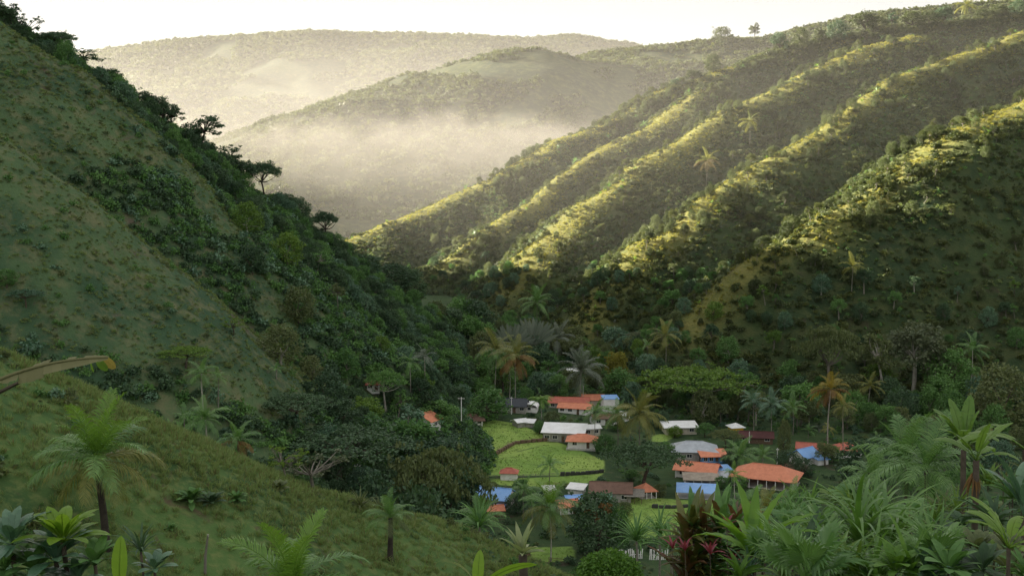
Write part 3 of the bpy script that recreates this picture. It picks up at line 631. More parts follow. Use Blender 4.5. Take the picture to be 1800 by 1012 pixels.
# ------------------------------------------------------------------ the village
KEEPOUT = []
def boxmesh(name, c, d, mat):
    b = MB(); b.box(c, d); return b.mesh(name, [mat])
def roofmesh(kind, w, d, rise, th, mat, over=.5, ends=None):
    """a roof slab with thickness; its eaves at z = 0, the ridge along X"""
    W, D = w / 2 + over, d / 2 + over; b = MB()
    if kind == 'gable': top = [(-W, -D, 0), (W, -D, 0), (W, D, 0), (-W, D, 0), (-W, 0, rise), (W, 0, rise)]; fs = [(0, 1, 5, 4), (2, 3, 4, 5)]; rim = [0, 1, 5, 2, 3, 4]
    elif kind == 'hip':
        k = min(W * .96, D * .85); top = [(-W, -D, 0), (W, -D, 0), (W, D, 0), (-W, D, 0), (-W + k, 0, rise), (W - k, 0, rise)]; fs = [(0, 1, 5, 4), (2, 3, 4, 5), (1, 2, 5), (3, 0, 4)]; rim = [0, 1, 2, 3]
    elif kind == 'pyramid': top = [(-W, -D, 0), (W, -D, 0), (W, D, 0), (-W, D, 0), (0, 0, rise)]; fs = [(0, 1, 4), (1, 2, 4), (2, 3, 4), (3, 0, 4)]; rim = [0, 1, 2, 3]
    elif kind == 'shed': top = [(-W, -D, 0), (W, -D, 0), (W, D, rise), (-W, D, rise)]; fs = [(0, 1, 2, 3)]; rim = [0, 1, 2, 3]
    elif kind == 'vault':
        n = 8; top = []; fs = []
        for i in range(n + 1):
            a = math.pi * i / n; top += [(-W, -D * math.cos(a), rise * math.sin(a)), (W, -D * math.cos(a), rise * math.sin(a))]
        fs = [(2*i, 2*i+1, 2*i+3, 2*i+2) for i in range(n)]; rim = [2*i+1 for i in range(n + 1)] + [2*i for i in range(n, -1, -1)]
    n = len(top); V = top + [(x, y, z - th) for x, y, z in top]
    f = list(fs) + [tuple(i + n for i in q)[::-1] for q in fs]
    for a, c in zip(rim, rim[1:] + rim[:1]): f.append((a, c, c + n, a + n)[::-1])
    b.add(V, f); return b.mesh('roof', [mat])
def house(label, u, v, w, d, hw=2.6, rise=1.4, roof='gable', wall='white', tile='tile', rot=0.0, wins=2, door=True, open_=False, posts=0, over=.55, side=None, name='village_house', cat='house', Y=None, sink=0.0, gable='white', deck=False, ridge=True, rail=None, sidewins=1):
    P = hit(u, v) if Y is None else gat(u, Y)
    rz = R(rot); o = thing(name, label, cat, (P[0], P[1], P[2] - sink), rz); KEEPOUT.append((P[0], P[1], max(w, d) * .62))
    # keep the sight line to the front free of tall scrub
    dd = np.array([-P[0], -P[1]]) / np.hypot(P[0], P[1]); KEEPOUT.append((P[0] + dd[0] * (d * .5 + 3), P[1] + dd[1] * (d * .5 + 3), max(w * .5, 3)))
    if deck: part('plinth', boxmesh('plinth', (0, -.3, .1), (w + 1.2, d + 1.6, .8), 'concrete'), o)
    z0 = .5 if deck else 0
    if not open_:
        b = MB(); b.box((0, 0, z0 + hw / 2 - .4), (w, d, hw + .8)); wl = part('wall', b.mesh('wall', [wall]), o)
        if roof == 'gable':
            for sx in (-1, 1):
                g = MB(); x0 = sx * (w / 2 - .08); x1 = sx * (w / 2 + .002); g.add([(x0, -d/2, z0+hw), (x0, d/2, z0+hw), (x0, 0, z0+hw+rise*d/(d+2*over)), (x1, -d/2, z0+hw), (x1, d/2, z0+hw), (x1, 0, z0+hw+rise*d/(d+2*over))], [(0,1,2),(3,5,4),(0,2,5,3),(1,4,5,2),(0,3,4,1)])
                part('gable', g.mesh('gable', [gable]), o)
        n = wins + (1 if door else 0); q = 0
        for i in range(n):
            x = -w / 2 + w * (i + .5) / n
            if door and i == n // 2:
                dr = part('door', boxmesh('door', (x, -d / 2 - .02, z0 + 1.0), (.95, .09, 2.0), 'wood'), o)
                part('handle', boxmesh('handle', (x + .34, -d / 2 - .09, z0 + 1.0), (.06, .06, .16), 'tin'), dr); continue
            ww = min(1.5, w / n * .62)
            wf = MB()
            for cx_, cz_, sx_, sz_ in ((0, .58, ww + .2, .1), (0, -.58, ww + .2, .1), (-ww / 2 - .05, 0, .1, 1.06), (ww / 2 + .05, 0, .1, 1.06), (0, 0, .06, 1.06)): wf.box((x + cx_, -d / 2 - .03, z0 + 1.55 + cz_), (sx_, .12, sz_))
            wo_ = part('window', wf.mesh('window', ['white']), o); part('pane', boxmesh('pane', (x, -d / 2 - .005, z0 + 1.55), (ww, .05, 1.06), 'glass'), wo_)
        for i in range(sidewins):
            for sx in (-1, 1):
                y_ = -d / 2 + d * (i + .5) / sidewins; wo_ = part('window', boxmesh('window', (sx * (w / 2 + .02), y_, z0 + 1.5), (.08, 1.25, 1.2), 'white'), o)
                part('pane', boxmesh('pane', (sx * (w / 2 + .06), y_, z0 + 1.5), (.05, 1.05, 1.0), 'glass'), wo_)
    else:
        if wall: part('wall', boxmesh('wall', (0, d / 2 - .5, z0 + hw / 2), (w - .4, .15, hw), wall), o)
        part('floor', boxmesh('floor', (0, 0, z0 - .1), (w, d, .36), 'concrete'), o)
    if posts:
        pm = boxmesh('post', (0, 0, hw / 2), (.16, .16, hw), rail or 'white')
        for i in range(posts):
            x = -w / 2 + .1 + (w - .2) * i / (posts - 1); part('post', pm, o, None, (x, -d / 2 - over * .75, z0))
        if rail: part('railing', boxmesh('railing', (0, -d / 2 - over * .75, z0 + .75), (w, .07, .3), rail), o)
    rf = part('roof', roofmesh(roof, w, d, rise, .14, tile, over), o, None, (0, 0, z0 + hw + .02))
    if ridge and roof in ('gable', 'hip'):
        L = (w + 2 * over) if roof == 'gable' else (w + 2 * over) - 2 * min((w / 2 + over) * .96, (d / 2 + over) * .85)
        if L > .6: part('ridge_cap', boxmesh('ridge_cap', (0, 0, rise + .03), (L, .3, .12), tile), rf)
    return o
def px(n, v): return n * hit(900, v)[1] / F       # metres for n pixels at the depth of row v
house('white-gabled house with orange roof half hidden above the big spreading tree', 748, 752, 5.5, 7, 2.6, 2.0, 'gable', 'white', 'tile', 62, 1, False, over=.6)
house('low house with brown hip roof whose left end is turquoise', 829, 746, 7.5, 6, 2.1, 1.7, 'hip', 'white', 'tilebrown', 4, 2, True, posts=5, over=1.0)
o_ = bpy.data.objects['village_house.001']; part('roof_panel', roofmesh('shed', 1.9, 3.0, 1.45, .05, 'tinturq', .1), o_, None, (-3.3, -1.9, 2.26), (0, 0, 0))
house('dark slate-roofed house beside the white curved roof', 900, 722, 11, 7, 2.4, 2.4, 'gable', 'greywall', 'tinslate', -8, 3, True)
house('white barrel-roofed shed beside the slate-roofed house', 932, 722, 6.0, 5.5, 1.7, 1.5, 'vault', 'white', 'tin', 82, 0, False, name='barrel_shed', cat='shed', over=.3)
house('small white tin-roofed shed above the upper field', 914, 748, 4.0, 4, 1.7, .8, 'gable', 'greywall', 'tin', 30, 0, False, name='tin_shed', cat='shed', sidewins=0)
house('tiny white tin shed right of the one above the upper field', 932, 749, 2.6, 3, 1.6, .7, 'shed', 'greywall', 'tin', -14, 0, False, name='tin_shed', cat='shed', sidewins=0)
house('long house with plain white roof and dark windows beside the field', 992, 772, 13.5, 7.5, 3.1, 1.7, 'shed', 'greywall', 'tin', -10, 4, True, over=.7)
house('red hip-roofed house with open veranda at the field corner', 1023, 786, 8.5, 6.5, 2.3, 1.7, 'hip', 'white', 'tile', -7, 1, True, posts=4, over=1.0, deck=True)
house('long orange-roofed house left of the tall grey palm trunk', 1000, 716, 15, 7, 2.4, 1.7, 'gable', 'greywall', 'tilered', -6, 4, True)
house('lower orange-roofed house in front of the long orange roof', 1012, 725, 12, 6, 2.2, 1.5, 'gable', 'white', 'tile', -16, 3, True)
house('orange-roofed house just behind the pale palm trunk', 1042, 714, 8, 6, 3.0, 1.7, 'gable', 'cream', 'tile', 3, 2, False)
house('pale blue and white two-storey box house behind the village palms', 1072, 722, 6, 6, 5.2, .5, 'shed', 'white', 'tinblue', 5, 2, False, over=.15)
house('white-walled house half hidden behind the village palms', 1062, 744, 9, 6, 2.4, 1.2, 'gable', 'white', 'wood', 12, 2, True)
house('small white-roofed hut between two palms', 1092, 738, 5, 4, 2.2, 1.0, 'gable', 'white', 'tin', -32, 1, False)
house('cream house glimpsed behind the red hip roof', 1037, 764, 6, 4, 2.6, 1.0, 'gable', 'cream', 'tin', 18, 2, False)
house('white sheet-roofed house alone against the dark trees', 1194, 760, 11, 6, 2.5, .9, 'shed', 'cream', 'tin', 4, 2, True, over=.8)
house('yellow-sided kiosk under a white pointed canopy', 1293, 760, 4, 4, 2.2, 1.3, 'pyramid', 'yellowpaint', 'tin', 12, 0, False, name='kiosk', cat='kiosk', over=.7, sidewins=0)
house('long low house with a dark maroon roof', 1328, 776, 11, 6, 2.0, 1.6, 'gable', 'wood', 'maroon', -10, 2, True)
house('big pale grey metal roof beside the broad dark tree', 1220, 803, 14, 10, 2.8, 2.4, 'hip', 'greywall', 'tingrey', -6, 3, True)
house('orange-roofed house with a blue railed veranda', 1252, 812, 7.2, 4.5, 2.4, 1.2, 'shed', 'bluepaint', 'tile', 4, 3, True, posts=5, over=.8, rail='bluepaint')
house('wide orange-roofed house touching the broad dark tree', 1226, 836, 11.5, 7, 2.3, 1.9, 'gable', 'white', 'tile', -22, 2, True, posts=4, over=.9)
house('beige-roofed open shed in front of the wide orange roof', 1232, 850, 9.5, 5, 1.8, .8, 'shed', 'greywall', 'tinbeige', -5, 0, False, True, 5, name='open_shed', cat='shed')
house('little bright blue-roofed hut right of the wide orange roof', 1270, 834, 4, 4, 1.9, .6, 'shed', 'white', 'tinblue', 12, 0, False, name='blue_roofed_hut', cat='hut')
house('grey tin lean-to below the little blue-roofed hut', 1262, 843, 5, 4, 1.5, .7, 'shed', 'white', 'tingrey', -12, 0, False, name='lean_to', cat='shed', sidewins=0)
house('largest orange-tiled hall of the village, long open side', 1347, 850, 17.5, 11, 2.8, 3.0, 'hip', 'greywall', 'tile', -24, 0, False, True, 8, over=.9, name='village_hall', cat='hall')
house('blue flat-roofed open shelter at the edge of the lower field', 1224, 872, 10.5, 6, 1.9, 1.0, 'shed', None, 'tinblue', -9, 0, False, True, 4, over=.3, name='blue_shelter', cat='shelter')
house('blue-roofed house with white wall below a pink roof', 1414, 812, 7, 6, 2.3, 2.2, 'gable', 'white', 'tinblue', 38, 1, True)
house('faded pink-roofed house behind the blue roof', 1424, 799, 8, 5, 2.4, 1.5, 'gable', 'cream', 'tilered', -18, 1, True)
house('small bright blue awning beside the white wall', 1442, 815, 3.6, 3, 1.8, .5, 'shed', 'white', 'tinblue', 20, 0, False, name='blue_awning_hut', cat='hut', sidewins=0)
house('red and orange hip-roofed house at the right end of the village', 1482, 800, 9, 7, 2.2, 1.9, 'hip', 'white', 'tilered', 16, 3, True)
house('low brown-roofed shed right of the orange hall', 1398, 832, 7, 4.5, 1.6, .8, 'shed', 'greywall', 'tilebrown', 8, 0, False, name='brown_shed', cat='shed')
house('small white hut with red hip roof alone in the field', 895, 841, 4.8, 3.6, 2.1, 1.2, 'hip', 'white', 'tilered', -5, 0, False, name='field_hut', cat='hut', over=.4)
house('large blue-roofed barn at the left of the lower village', 862, 886, 11.5, 8, 2.6, 2.2, 'gable', 'greywall', 'tinblue', -18, 1, True, name='blue_barn', cat='barn')
house('small blue lean-to under the large blue barn roof', 872, 893, 5, 4, 1.4, .7, 'shed', 'greywall', 'tinblue', -14, 0, False, name='lean_to', cat='shed', sidewins=0)
house('small orange-roofed hut below the blue barn', 868, 905, 4.4, 3.5, 1.7, 1.0, 'gable', 'wood', 'tile', 12, 0, True, name='orange_roofed_hut', cat='hut')
house('brown-roofed farmhouse with a grey lean-to and mint wall', 1074, 876, 11, 7, 2.6, 2.1, 'gable', 'greywall', 'tilebrown', -7, 2, True)
o_ = [o for o in COL.objects if o.get('label', '').startswith('brown-roofed farm')][0]
part('lean_to_roof', roofmesh('shed', 5, 4, 1.0, .1, 'woodgrey', .3), o_, None, (6.4, -2.4, 2.1)); part('mint_panel', boxmesh('mint_panel', (-1.2, -4.2, 1.4), (3.4, .12, 2.4), 'tinmint'), o_)
for i_ in range(3): part('post', boxmesh('post', (4.6 + i_ * 1.9, -4.3, .9), (.14, .14, 2.3), 'wood'), o_)
house('open orange-roofed garden pavilion beside the brown farmhouse', 1135, 872, 4.4, 4.4, 2.0, 1.9, 'pyramid', None, 'tile', 14, 0, False, True, 4, over=.5, name='pavilion', cat='pavilion')
house('small white tin roof left of the brown farmhouse', 1014, 866, 4.2, 3.4, 1.6, .7, 'shed', 'white', 'tin', -20, 0, False, name='tin_shed', cat='shed', sidewins=0)
house('tiny white-roofed hut beside the garden palms', 965, 868, 2.6, 2.4, 1.6, .5, 'shed', 'white', 'tin', 10, 0, False, name='tin_shed', cat='shed', sidewins=0)
house('orange-roofed cottage with blue annex behind the front coconut palm', 996, 899, 5.5, 4.5, 2.0, 1.3, 'gable', 'white', 'tile', 20, 1, True)
house('blue-roofed annex above the orange-roofed cottage', 1008, 888, 4, 3.5, 2.0, .9, 'gable', 'white', 'tinblue', 12, 0, False, name='blue_annex', cat='hut', sidewins=0)
house('tiny red-roofed hut on the lower left hillside', 656, 686, 3.6, 3, 1.9, 1.0, 'gable', 'white', 'tilered', 8, 1, True, name='hillside_hut', cat='hut')
house('white-roofed hut peeping from the forest above the village', 1006, 660, 5, 4, 2.4, 1.0, 'gable', 'white', 'tin', 8, 0, False, name='forest_hut', cat='hut')
# poles
def pole(label, u, v, h, arm=1.4, mat='concrete', r=.12):
    P = hit(u, v); o = thing('utility_pole', label, 'utility pole', P, R(random.uniform(-15, 15))); KEEPOUT.append((P[0], P[1], 1.5))
    b = MB(); b.tube([(0, 0, -.6), (0, 0, h)], [r, r * .7], 8); part('shaft', b.mesh('shaft', [mat]), o)
    if arm:
        part('crossarm', boxmesh('crossarm', (0, -.12, h - .45), (arm, .1, .12), mat), o)
        for x in (-.42, .42): part('insulator', boxmesh('insulator', (x * arm, -.12, h - .3), (.1, .1, .18), 'white'), o)
    return o
pole('pale concrete utility pole before the dark spreading trees', 629, 872, 7.2)
pole('white utility pole at the corner of the turquoise-ended roof', 811, 748, 9.0, 2.2, 'white', .16)
pole('thin pale pole beside the slate-roofed house', 899, 728, 6.5, 1.2, 'white')
pole('short white pole left of the maroon roof', 1317, 782, 4.6, 0, 'white', .16)
pole('leaning white post among the trees above the orange hall', 1366, 818, 5.5, .9, 'white')
pole('tall grey pole rising through the orange roofs', 1025, 716, 8.5, 0, 'concrete')
# field edges
def fence(label, pts, h, mat, post=2.2, rails=2, name='fence', cat='fence', solid=False):
    P = [hit(*p) for p in pts]; o = thing(name, label, cat, P[0])
    W = [p - P[0] for p in P]; seg = []
    for a, b_ in zip(W[:-1], W[1:]):
        n = max(1, int(np.hypot(*(b_ - a)[:2]) / post))
        seg += [a + (b_ - a) * i / n for i in range(n)]
    seg.append(W[-1]); seg = [np.array([p[0], p[1], H1(p[0] + P[0][0], p[1] + P[0][1]) - P[0][2]]) for p in seg]
    if solid:
        for a, b_ in zip(seg[:-1], seg[1:]):
            L = np.hypot(*(b_ - a)[:2]); an = math.atan2(b_[1] - a[1], b_[0] - a[0]); q = part('stone', STONE[random.randrange(3)], o, mat, tuple((a + b_) / 2), (0, 0, an), (L * .97, .8, h * random.uniform(.85, 1.2)))
        return o
    pm = boxmesh('post', (0, 0, h / 2 - .2), (.14, .14, h + .4), mat)
    for p in seg: part('post', pm, o, None, tuple(p), (random.uniform(-.06, .06), random.uniform(-.06, .06), 0))
    for a, b_ in zip(seg[:-1], seg[1:]):
        for r_ in range(rails):
            z = h * (.45 + .42 * r_); b = MB(); b.tube([a + [0, 0, z], b_ + [0, 0, z]], .05, 4); part('rail', b.mesh('rail', [mat]), o)
    return o
def stonemesh(seed):
    g = np.random.default_rng(seed); b = MB(); b.box((0, 0, .4), (1, 1, 1.1)); v = b.v[0]; v += g.normal(size=v.shape) * .07; v[4:, :2] *= .85; return b.mesh('stone', ['stone'])
STONE = [stonemesh(i) for i in range(3)]
fence('low dark stone wall lying in the lower field', [(1146, 892), (1180, 893), (1220, 890)], .9, 'stone', 1.4, name='stone_wall', cat='wall', solid=True)
fence('clipped dark boundary wall below the middle field', [(985, 836), (1020, 834), (1062, 830)], 1.0, 'stone', 1.5, name='stone_wall', cat='wall', solid=True)
fence('brown dry-stone bank dividing the upper and middle fields', [(840, 787), (905, 780), (972, 774)], 1.1, 'wood', 1.8, name='stone_bank', cat='wall', solid=True)
fence('thin wooden fence along the near edge of the middle field', [(850, 838), (920, 839), (985, 836)], 1.0, 'woodgrey', 3.0)
fence('weathered rail fence at the foot of the foreground slope', [(925, 990), (965, 986), (1000, 990)], 1.0, 'wood', 2.4)
# white slatted garden fence below the red shrubs
def slats(label, u0, u1, v, h, n):
    a, b_ = hit(u0, v), hit(u1, v); o = thing('picket_fence', label, 'fence', a); pm = boxmesh('picket', (0, 0, h / 2), (.22, .06, h), 'white')
    for i in range(n):
        p = (b_ - a) * i / (n - 1); part('picket', pm, o, None, (p[0], p[1], H1(a[0] + p[0], a[1] + p[1]) - a[2] + .1), (0, random.uniform(-.16, .16), 0), (1, 1, random.uniform(.85, 1.1)))
    b = MB(); b.tube([(0, .06, h * .5), tuple(b_ - a + np.array([0, .06, h * .5]))], .05, 4); part('rail', b.mesh('rail', ['white']), o); KEEPOUT.append((*((a + b_) / 2)[:2], 3))
slats('white picket fence left of the spiky green plants', 1088, 1128, 982, 2.2, 14)
slats('white picket fence right of the spiky green plants', 1142, 1172, 984, 2.4, 11)
# ------------------------------------------------------------------ trees and palms one can tell apart
NOM = {'broad': 4.4, 'tall': 3.0, 'umbrella': 8.2, 'sparse': 4.2, 'dense': 4.2}
def spot(u, vtop, vbase=None, Y=None):
    P = hit(u, vbase) if vbase else gat(u, Y); return P, max(1.5, at(u, vtop, P[1])[2] - P[2])
def T(label, u, vtop, vbase=None, Y=None, kind='broad', mat='mid', w=None, bark=None, group=None, name='broadleaf_tree', seed=None, keep=.0):
    P, h = spot(u, vtop, vbase, Y); h = max(h, 2.5); wd = 1.0 if not w else min(1.7, max(.45, (w * P[1] / F / 2) / (NOM[kind] * h / 10)))
    if keep: KEEPOUT.append((P[0], P[1], keep))
    return tree(label, P, h, kind, mat, wd, bark, seed, group, name)
def PM(label, u, vtop, vbase=None, Y=None, w=60, n=(3, 5, 5, 2), mat='palm', **k):
    P, h = spot(u, vtop, vbase, Y); cr = w * P[1] / F / 2 * 1.15; KEEPOUT.append((P[0], P[1], 2.0))
    return palm(label, P, h + cr * .1, cr, n, mat, **k)
# spreading trees of the valley
T('huge dark flat-crowned tree behind the concrete pole', 590, 748, None, 235, 'umbrella', 'dark', 330, name='umbrella_tree', seed=0)
T('dark flat-crowned tree filling the gap below the orange-roofed house', 700, 752, None, 262, 'umbrella', 'dark', 250, name='umbrella_tree', seed=1)
T('broad dark-green spreading tree overlapping the edge of the fields', 765, 770, None, 225, 'umbrella', 'olive', 200, name='umbrella_tree', seed=2)
T('rounded dark tree under the spreading tree by the fields', 800, 822, None, 222, 'dense', 'dark', 120, seed=1)
T('low bushy tree at the left of the blue barn', 735, 850, None, 205, 'dense', 'dark', 150, seed=0)
T('black-green round tree left of the pale leafless-looking tree', 660, 830, None, 215, 'dense', 'dark', 130, seed=2)
T('broad dark layered tree in the middle of the village', 1132, 776, 862, None, 'umbrella', 'dark', 155, name='umbrella_tree', seed=1, keep=5)
T('bright green arching umbrella tree above the village', 1222, 640, None, 405, 'umbrella', 'archgreen', 205, 'barkgrey', name='umbrella_tree', seed=0)
T('flat-topped tree with two pale trunks below the right spur', 1462, 562, None, 420, 'umbrella', 'olive', 105, 'barkgrey', name='umbrella_tree', seed=2)
T('pale-crowned tall tree at the foot of the right spur', 1605, 562, 690, None, 'broad', 'pale', 120, 'barkpale', seed=1)
T('smaller pale-topped tree under the pale-crowned tall tree', 1638, 606, 705, None, 'tall', 'pale', 62, 'barkpale', seed=0)
T('leafy tree left of the pale-crowned tall tree', 1560, 590, None, 420, 'tall', 'olive', 70, 'barkpale', seed=2)
T('dark rounded tree right of the pale-crowned tall tree', 1672, 610, None, 420, 'dense', 'mid', 90, seed=3)
T('grey-green bushy tree at the right edge below the spur', 1768, 640, None, 380, 'dense', 'olive', 110, seed=1)
T('black-green tree at the end of the left hill', 832, 524, None, 560, 'dense', 'dark', 85, seed=0)
T('second black-green tree at the end of the left hill', 790, 540, None, 540, 'broad', 'dark', 80, seed=3)
T('dome-shaped brown-green tree in the valley gap', 1010, 540, None, 600, 'umbrella', 'olive', 105, name='umbrella_tree', seed=1)
T('dark wide tree right of the dome-shaped tree', 1085, 568, None, 560, 'broad', 'dark', 110, seed=2)
T('purplish grey spreading tree above the yellow-topped tree', 1130, 582, None, 510, 'umbrella', 'pale', 90, 'barkgrey', name='umbrella_tree', seed=0)
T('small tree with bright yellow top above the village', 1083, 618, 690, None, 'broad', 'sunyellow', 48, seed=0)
T('green rounded tree beneath the yellow-topped tree', 1092, 648, None, 425, 'dense', 'mid', 70, seed=2)
T('round bright-green tree left of the turquoise-ended roof', 772, 702, 748, None, 'dense', 'mid', 72, seed=0)
T('drooping dark-green tree between the two utility poles', 858, 682, 738, None, 'dense', 'mid', 80, seed=1)
T('rounded bush tree beside the two white tin sheds', 970, 722, 752, None, 'dense', 'olive', 34, seed=3)
T('low green tree right of the red hip-roofed house', 1062, 764, 796, None, 'dense', 'mid', 42, seed=1)
T('light-green feathery tree in front of the white sheet roof', 1186, 748, 768, None, 'dense', 'lime', 30, seed=2)
T('olive round tree below the yellow kiosk', 1275, 752, 790, None, 'umbrella', 'olive', 62, name='umbrella_tree', seed=1)
T('narrow yellow-green cypress-like tree above the orange hall', 1378, 736, 800, None, 'dense', 'olive', 26, seed=0)
T('dark hedge-like tree above the orange hall', 1385, 792, 828, None, 'dense', 'dark', 44, seed=1)
T('dark bushy tree at the right end of the village', 1535, 768, None, 300, 'dense', 'dark', 110, seed=2)
T('small olive tree between the blue roof and the red hip roof', 1450, 776, 818, None, 'broad', 'olive', 44, seed=1)
T('dark mango-like tree with rust-coloured leaf tufts behind the picket fence', 1048, 862, 972, None, 'dense', 'dark', 105, seed=0, keep=3)
T('small rust-topped tree right of the dark mango-like tree', 1085, 892, 970, None, 'dense', 'mid', 52, seed=2)
P_, h_ = spot(1050, 862, 972); tr_ = thing('rust_tuft', 'rust-coloured leaf tufts hanging on the dark mango-like tree', 'leaf tuft', P_ + np.array([0, 0, h_ * .72])); b = MB(); g_ = np.random.default_rng(5)
for i_ in range(12):
    b.clump((math.cos(i_ * 2.4) * 2.6 * (.6 + .5 * g_.random()), -1.6 - 1.6 * g_.random(), g_.normal() * 1.0 + .5), .75, 30, .6, g_)
part('crown', b.mesh('rust_crown', ['rust']), tr_)
T('pale-limbed sparse tree on the foreground slope crest', 545, 790, None, 79, 'sparse', 'pale', 120, 'barkgrey', seed=0, name='sparse_tree')
T('light-green leafy sapling left of the pale-limbed sparse tree', 495, 806, None, 77, 'sparse', 'lime', 70, 'barkgrey', seed=1, name='sparse_tree')
T('pale trunked tree standing on the left hill below its skyline', 555, 442, 490, None, 'tall', 'mid', 62, 'barkpale', seed=1)
T('flat light-green umbrella tree alone on the lower left hill', 326, 606, 648, None, 'umbrella', 'archgreen', 92, name='umbrella_tree', seed=2)
T('small yellow-green tree on the lower spur of the left hill', 488, 602, 630, None, 'broad', 'lime', 32, seed=0)
T('lime-green sapling above the flat umbrella tree', 409, 556, 590, None, 'sparse', 'lime', 40, seed=1)
T('wide pale shrub tree low on the far left hillside', 46, 506, 540, None, 'umbrella', 'blue', 66, name='umbrella_tree', seed=0)
T('dark-green clump tree at the left edge of the hillside', 12, 472, 505, None, 'dense', 'mid', 40, seed=1)
T('dark wide tree in the hollow below the green lane', 520, 690, 748, None, 'umbrella', 'dark', 150, name='umbrella_tree', seed=2)
T('dark tree right of the one in the hollow below the lane', 600, 700, 750, None, 'dense', 'dark', 110, seed=0)
T('grey flat-crowned tree with bare trunk left of the white slim palms', 678, 645, 722, None, 'umbrella', 'mid', 78, 'barkpale', name='umbrella_tree', seed=1)
T('feathery green tree on the slope above the grey flat-crowned tree', 700, 598, None, 420, 'broad', 'mid', 80, seed=2)
# garden trees between the houses
for lab, u, vb, hp, w_, kd, mt in (('small garden tree left of the big grey metal roof', 1172, 806, 30, 34, 'dense', 'mid'), ('round garden tree in front of the blue railed veranda', 1282, 822, 26, 34, 'dense', 'dark'), ('garden tree below the maroon roof', 1305, 800, 28, 36, 'broad', 'mid'), ('leafy tree right of the white-walled village house', 1082, 756, 26, 34, 'dense', 'mid'),
    ('dark garden bush tree behind the long white roof', 975, 758, 20, 30, 'dense', 'dark'), ('small tree left of the long white-roofed house', 948, 762, 22, 24, 'dense', 'mid'), ('tree at the corner of the beige open shed', 1268, 858, 22, 26, 'dense', 'mid'), ('dark tree right of the orange hall', 1412, 838, 34, 40, 'dense', 'dark'),
    ('low tree between the field hut and the barn', 915, 868, 26, 34, 'broad', 'mid'), ('bushy tree right of the orange-roofed cottage', 1030, 905, 30, 40, 'dense', 'mid'), ('small tree beside the garden pavilion', 1160, 872, 22, 26, 'dense', 'olive'), ('tree behind the pavilion roof', 1110, 850, 24, 36, 'broad', 'mid'),
    ('garden tree right of the faded pink roof', 1462, 812, 30, 38, 'dense', 'mid'), ('round tree above the white sheet-roofed house', 1160, 752, 30, 44, 'dense', 'dark'), ('small tree right of the white sheet-roofed house', 1240, 768, 26, 36, 'broad', 'mid'), ('dark tree left of the orange-gabled house', 718, 756, 34, 46, 'dense', 'dark'),
    ('dark tree beside the blue barn', 908, 902, 36, 44, 'dense', 'dark'), ('leafy tree below the little blue hut', 1300, 858, 22, 32, 'dense', 'mid'), ('small tree at the near corner of the lower field', 1098, 905, 24, 30, 'dense', 'olive')):
    T(lab, u, vb - hp, vb, None, kd, mt, w_, name='garden_tree')
# left skyline, from the top of the hill down
SKL = [(38, 12, 62, 'tall', 60), (62, 30, 90, 'sparse', 46), (112, 60, 130, 'umbrella', 72), (152, 92, 160, 'tall', 55), (196, 126, 205, 'broad', 66), (222, 150, 230, 'dense', 40), (252, 162, 248, 'broad', 64), (286, 176, 262, 'broad', 50),
       (307, 190, 290, 'tall', 52), (352, 212, 310, 'tall', 70), (338, 222, 300, 'dense', 46), (408, 264, 352, 'tall', 62), (432, 288, 362, 'broad', 56), (466, 287, 360, 'umbrella', 66), (500, 342, 410, 'broad', 58), (522, 352, 430, 'dense', 60),
       (570, 374, 430, 'umbrella', 50), (604, 428, 490, 'dense', 50), (640, 448, 520, 'broad', 66), (690, 468, 540, 'dense', 76), (722, 478, 560, 'dense', 58)]
ORD = 'first second third fourth fifth sixth seventh eighth ninth tenth eleventh twelfth thirteenth fourteenth fifteenth sixteenth seventeenth eighteenth nineteenth twentieth twenty-first twenty-second twenty-third twenty-fourth twenty-fifth'.split()
SKL.sort()
def ridge_Y(u, name, k):
    pts = HILLS[name]['ridges'][k][0]; us = [CX + F * p[0] / p[1] for p in pts]; return float(np.interp(u, us, [p[1] for p in pts]))
for i_, (u, vt, vb, kd, w_) in enumerate(SKL):
    Y_ = ridge_Y(u, 'left', 0) - 4; x_ = (u - CX) / F * Y_; P = np.array([x_, Y_, H1(x_, Y_)]); h_ = at(u, vt, Y_)[2] - P[2]
    h_ = max(h_, 7) * 1.12
    tree('%s dark %s tree down the left hill skyline' % (ORD[i_], {'tall': 'slender', 'broad': 'rounded', 'umbrella': 'flat-topped', 'dense': 'bushy', 'sparse': 'open-branched'}[kd]), P, h_, kd, 'dark', (w_ * Y_ / F / 2) / (NOM[kd] * h_ / 10), 'darktrunk', i_, 'trees along the left hill skyline', 'ridge_tree')
